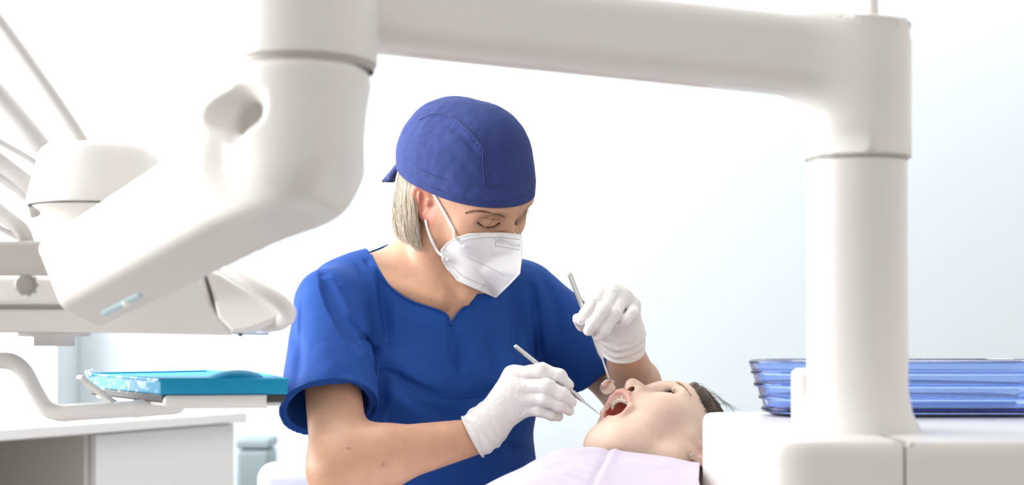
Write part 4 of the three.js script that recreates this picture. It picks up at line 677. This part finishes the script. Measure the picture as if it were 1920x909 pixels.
// dark hair
{
  const dark = phy(new THREE.Color(0.085, 0.055, 0.04), 0.45, { sheen: 0.3, sheenColor: new THREE.Color(0.7, 0.5, 0.4) });
  const edge = (x, y, z) => y - 0.052 - 0.036 * (1 - sstep(0.02, 0.052, Math.abs(x))) - (z < 0.03 ? (z - 0.03) * 0.9 : (z - 0.03) * 0.12);   // above the hairline when positive
  const f = (x, y, z) => Math.max(HP.f(x, y, z) - 0.008 * sstep(0.0, 0.02, edge(x, y, z)) + 0.0014 * noise(x * 130, y * 25, z * 60), -edge(x, y, z) * 0.8);
  mesh('hair', skinField(inFrame(f, headP), pb.min.clone().add(V(0, 0, -0.03)), pb.max.clone().add(V(0.08, 0.06, 0)), 0.0026), dark, patient);
  const lay = (p, o) => { for (let k = 0; k < 4; k++) { const e = 0.002, d = HP.f(p.x, p.y, p.z) - o, gx = HP.f(p.x + e, p.y, p.z) - HP.f(p.x - e, p.y, p.z), gy = HP.f(p.x, p.y + e, p.z) - HP.f(p.x, p.y - e, p.z), gz = HP.f(p.x, p.y, p.z + e) - HP.f(p.x, p.y, p.z - e), l = Math.hypot(gx, gy, gz) || 1; p.x -= gx / l * d; p.y -= gy / l * d; p.z -= gz / l * d; } return p; };
  const st = [];
  for (let i = 0; i < 2600; i++) {
    const a = rnd(-1.5, 1.5), x0 = Math.sin(a) * 0.072, z0 = 0.09 * Math.cos(a) - 0.005, start = -0.007 * rnd() ** 2 + rnd(0.012), y0 = 0.052 + 0.036 * (1 - sstep(0.02, 0.052, Math.abs(x0))) + (z0 < 0.03 ? (z0 - 0.03) * 0.9 : (z0 - 0.03) * 0.12) + start, pts = [];
    for (let k = 0; k < 5; k++) pts.push(lay(V(x0 * (1 - 0.06 * k), y0 + 0.019 * k, z0 - 0.006 * k * k + 0.002), k === 0 ? 0.0008 : 0.0075 + 0.003 * rnd()));
    st.push(tube(pts.map((p) => inPat(p.x, p.y, p.z)), (u) => 0.00024 * (1 - 0.4 * u), 6, 3));
  }
  const bc = new THREE.CatmullRomCurve3(hits([[1237, 713], [1250, 712], [1266, 716], [1282, 725], [1296, 742]], headPF)), brows = [];
  for (let i = 0; i < 140; i++) { const t = rnd(), p = bc.getPoint(t), q = bc.getPoint(Math.min(1, t + 0.12)), o = rnd(-1, 1) * 0.0028 * (1 - 0.75 * t), n = EYE.clone().sub(p).normalize(); const a = p.clone().add(V(o * 0.3, o, 0)).addScaledVector(n, 0.0004), e = q.clone().add(V(o * 0.2, o * 0.6, 0)).addScaledVector(n, 0.0008); brows.push(tube([a, a.clone().lerp(e, 0.5).addScaledVector(n, 0.0004), e], 0.00013, 4, 3)); }
  mesh('eyebrow', brows, std(0x80604e, 0.85), patient);
  for (let i = 0; i < 30; i++) { const t = rnd(), q = [mixn(1292, 1352, t), mixn(718, 762, t) + 4]; st.push(tube([P(q[0], q[1], -0.04), P(q[0] + 14, q[1] - 3 - rnd(5), -0.045), P(q[0] + 34 + rnd(14), q[1] + 12 + rnd(-4, 12), -0.06)], 0.00016, 8, 3)); }
  mesh('hair_strands', st, dark, patient);
  const er = inPat(0.0815, -0.03, -0.004); mesh('earring', new THREE.TorusGeometry(0.003, 0.0007, 8, 20).rotateY(0.6).translate(er.x + 0.001, er.y - 0.002, er.z + 0.004), chrome, patient);
}
// shirt under the bib
mesh('shirt', skinField((x, y, z) => { const l = V(x, y, z).applyMatrix4(toPat); return Math.max(bodyPT(x, y, z) - 0.006, l.y + 0.17); }, V(-0.6, 0.4, -0.15), V(0.5, 0.95, 0.8), 0.008), std(new THREE.Color(0.78, 0.76, 0.8), 0.8), patient);
// bib: pleated lilac paper over the chest
{
  const rows = [];
  const R0 = [[1003, 868, 0.10], [1030, 850, 0.115], [1062, 841, 0.125], [1110, 840, 0.13], [1190, 849, 0.14], [1250, 857, 0.145], [1312, 868, 0.15]], R1 = [[908, 912, 0.22], [960, 888, 0.25], [1020, 872, 0.26], [1085, 872, 0.27], [1172, 882, 0.28], [1240, 890, 0.28], [1310, 900, 0.28]], R2 = [[800, 985, 0.36], [860, 955, 0.4], [950, 930, 0.42], [1050, 926, 0.43], [1140, 936, 0.44], [1230, 945, 0.44], [1320, 955, 0.44]];
  const cv = [R0, R1, R2].map((r) => new THREE.CatmullRomCurve3(r.map((p) => P(...p))));
  const NU = 90, NV = 640;
  for (let v = 0; v <= NV; v++) { const row = [], t = v / NV; for (let u = 0; u <= NU; u++) { const s = u / NU, a = cv[0].getPoint(s), b = cv[1].getPoint(s), c = cv[2].getPoint(s), p = t < 0.5 ? a.lerp(b, t * 2) : b.lerp(c, t * 2 - 1);
    p.y += 0.001 * Math.sin(t * 105 * Math.PI * 2 + 2.5 * noise(s * 3, t * 3, 8)) * (s > 0.6 ? 0.45 : 1) + 0.0016 * noise(s * 9, t * 5, 3) - 0.0035 * Math.exp(-(((s - 0.57 - 0.02 * t) / 0.008) ** 2)) + 0.002 * Math.exp(-(((s - 0.59 - 0.02 * t) / 0.02) ** 2)) - 0.003 * Math.exp(-(((s - 0.2) / 0.012) ** 2)); row.push(p); } rows.push(row); }
  const paper = phy(new THREE.Color(0.69, 0.62, 0.755), 0.75, { side: THREE.DoubleSide, sheen: 0.2, sheenColor: new THREE.Color(1, 0.95, 1) });
  const b = thing('dental_bib', 'lilac pleated paper bib spread over the patient\'s chest', 'bib');
  mesh('bib_sheet', sheet(rows), paper, b);
  mesh('bib_edge', tube(rows[0], 0.0006, 120, 6), paper, b);
}

// ---------------------------------------------------------------- instruments in the dentist's hands
const steelTool = std(new THREE.Color(0.66, 0.65, 0.64), 0.26, { metalness: 1 });
{
  const mouth = inPat(-0.024, -0.062, 0.082), tip = P(1126, 778, mouth.z + 0.012);
  const a = P(965, 648, 0.03), ax = tip.clone().sub(a), at = (t) => a.clone().addScaledVector(ax, t);
  const t = thing('dental_probe', 'slim steel dental probe between the fingers, its tip at the patient\'s lip', 'dental tool');
  const h = mesh('handle', [rod(at(0), at(0.012), 0.0024, 0.0033, 20), rod(at(0.012), at(0.7), 0.0033, 0.0036, 20), rod(at(0.7), at(0.78), 0.0036, 0.0026, 20)], steelTool, t);
  const kn = []; for (let i = 0; i < 26; i++) { const s = 0.62 + i * 0.0042, q = new THREE.TorusGeometry(0.0037, 0.00035, 6, 18).applyQuaternion(new THREE.Quaternion().setFromUnitVectors(V(0, 0, 1), ax.clone().normalize())); const p = at(s); kn.push(q.translate(p.x, p.y, p.z)); }
  mesh('knurling', kn, steelTool, h);
  mesh('shank', [rod(at(0.78), at(0.82), 0.0026, 0.0014, 14), rod(at(0.82), at(1), 0.0014, 0.0006, 12)], steelTool, t);
}
{
  const t = thing('mouth_mirror', 'small round steel mouth mirror hanging from the gloved hand above the nose', 'dental mirror');
  const a = P(1067, 511, 0.012), b = P(1129, 672, 0.026), c = P(1141, 709, 0.029), m = P(1140, 725, 0.026);
  const u = b.clone().sub(a), at = (s) => a.clone().addScaledVector(u, s);
  const h = mesh('handle', [rod(at(0), at(0.02), 0.0026, 0.0036, 20), rod(at(0.02), at(0.8), 0.0036, 0.0036, 20), rod(at(0.8), at(0.94), 0.004, 0.004, 20), rod(at(0.94), at(1), 0.004, 0.0022, 20)], steelTool, t);
  const gv = []; for (const o of [-1, 1]) { const off = V(0.0026 * o, 0.001 * o, 0.0028); gv.push(rod(at(0.02).add(off), at(0.45).add(off), 0.0006, 0.0006, 6)); } mesh('handle_rib', gv, steelTool, h);
  mesh('shank', rod(b, c, 0.0016, 0.0014, 12), steelTool, t);
  const q = new THREE.Quaternion().setFromUnitVectors(V(0, 1, 0), V(0.25, -0.45, 0.85).normalize());
  const put = (g) => g.applyQuaternion(q).translate(m.x, m.y, m.z);
  const r = 0.0122; const d = mesh('mirror_back', put(new THREE.LatheGeometry([[0, -0.002], [r * 0.8, -0.0018], [r, -0.0006], [r, 0.0012], [r * 0.94, 0.0014]].map(([x, y]) => new THREE.Vector2(x, y)), 40)), steelTool, t);
  mesh('mirror_glass', put(new THREE.CylinderGeometry(r * 0.93, r * 0.93, 0.0006, 40).translate(0, 0.001, 0)), std(0xf4f4f4, 0.03, { metalness: 1 }), d);
}
// ---------------------------------------------------------------- dentist's stool
{
  const s = thing('dental_stool', 'white rounded backrest of the dentist\'s stool beside her elbow', 'stool');
  const back = P(592, 900, -0.27), w = bp(0, -0.36, -0.06);
  const vinyl = phy(new THREE.Color(0.84, 0.84, 0.87), 0.4, { clearcoat: 0.2 });
  mesh('backrest', skinField(blend(0.02, sBox(V(back.x + 0.02, back.y - 0.07, back.z), 0.115, 0.1, 0.03, 0.028)), V(back.x - 0.14, back.y - 0.2, back.z - 0.06), V(back.x + 0.17, back.y + 0.06, back.z + 0.06), 0.005), vinyl, s);
  mesh('seat', lathe([[0, 0.40], [0.17, 0.40], [0.19, 0.42], [0.19, 0.45], [0.17, 0.47], [0, 0.475]], w.x, 0, w.z, 40), vinyl, s);
  mesh('back_support', tube([V(w.x, 0.42, w.z - 0.12), V(w.x - 0.1, 0.42, back.z - 0.06), V(back.x, 0.55, back.z - 0.045), V(back.x, back.y - 0.06, back.z - 0.025)], 0.014, 24, 10), chrome, s);
  mesh('column', rod(V(w.x, 0.1, w.z), V(w.x, 0.41, w.z), 0.028, 0.025, 24), chrome, s);
  for (let i = 0; i < 5; i++) { const a = i / 5 * Math.PI * 2 + 0.3, e = V(w.x + Math.cos(a) * 0.26, 0.075, w.z + Math.sin(a) * 0.26); const l = mesh('foot', rod(V(w.x, 0.11, w.z), e, 0.022, 0.014, 12), chrome, s); mesh('caster', new THREE.TorusGeometry(0.02, 0.011, 10, 20).rotateY(-a).translate(e.x, 0.031, e.z), unitDark, l); }
}
// ---------------------------------------------------------------- patient chair under the patient (below the frame)
{
  const c = thing('dental_chair', 'padded white dental chair under the reclining patient', 'chair');
  const vinyl = phy(new THREE.Color(0.8, 0.8, 0.82), 0.4), q = new THREE.Quaternion().setFromRotationMatrix(headP);
  const slab = (w, l, d, x, y, z) => { const g = new RoundedBoxGeometry(w, l, d, 4, Math.min(w, l, d) * 0.45); return g.translate(x, y, z).applyMatrix4(headP); };
  mesh('headrest', slab(0.2, 0.16, 0.06, 0, 0.03, -0.142), vinyl, c);
  mesh('backrest', slab(0.34, 0.62, 0.08, -0.03, -0.44, -0.235), vinyl, c);
  const b = inPat(0, -0.6, -0.3);
  mesh('pedestal', lathe([[0.28, 0], [0.28, 0.03], [0.14, 0.08], [0.12, b.y - 0.02], [0.15, b.y]], b.x, 0, b.z, 40), unitWhite, c);
}
renderer.render(scene, camera);
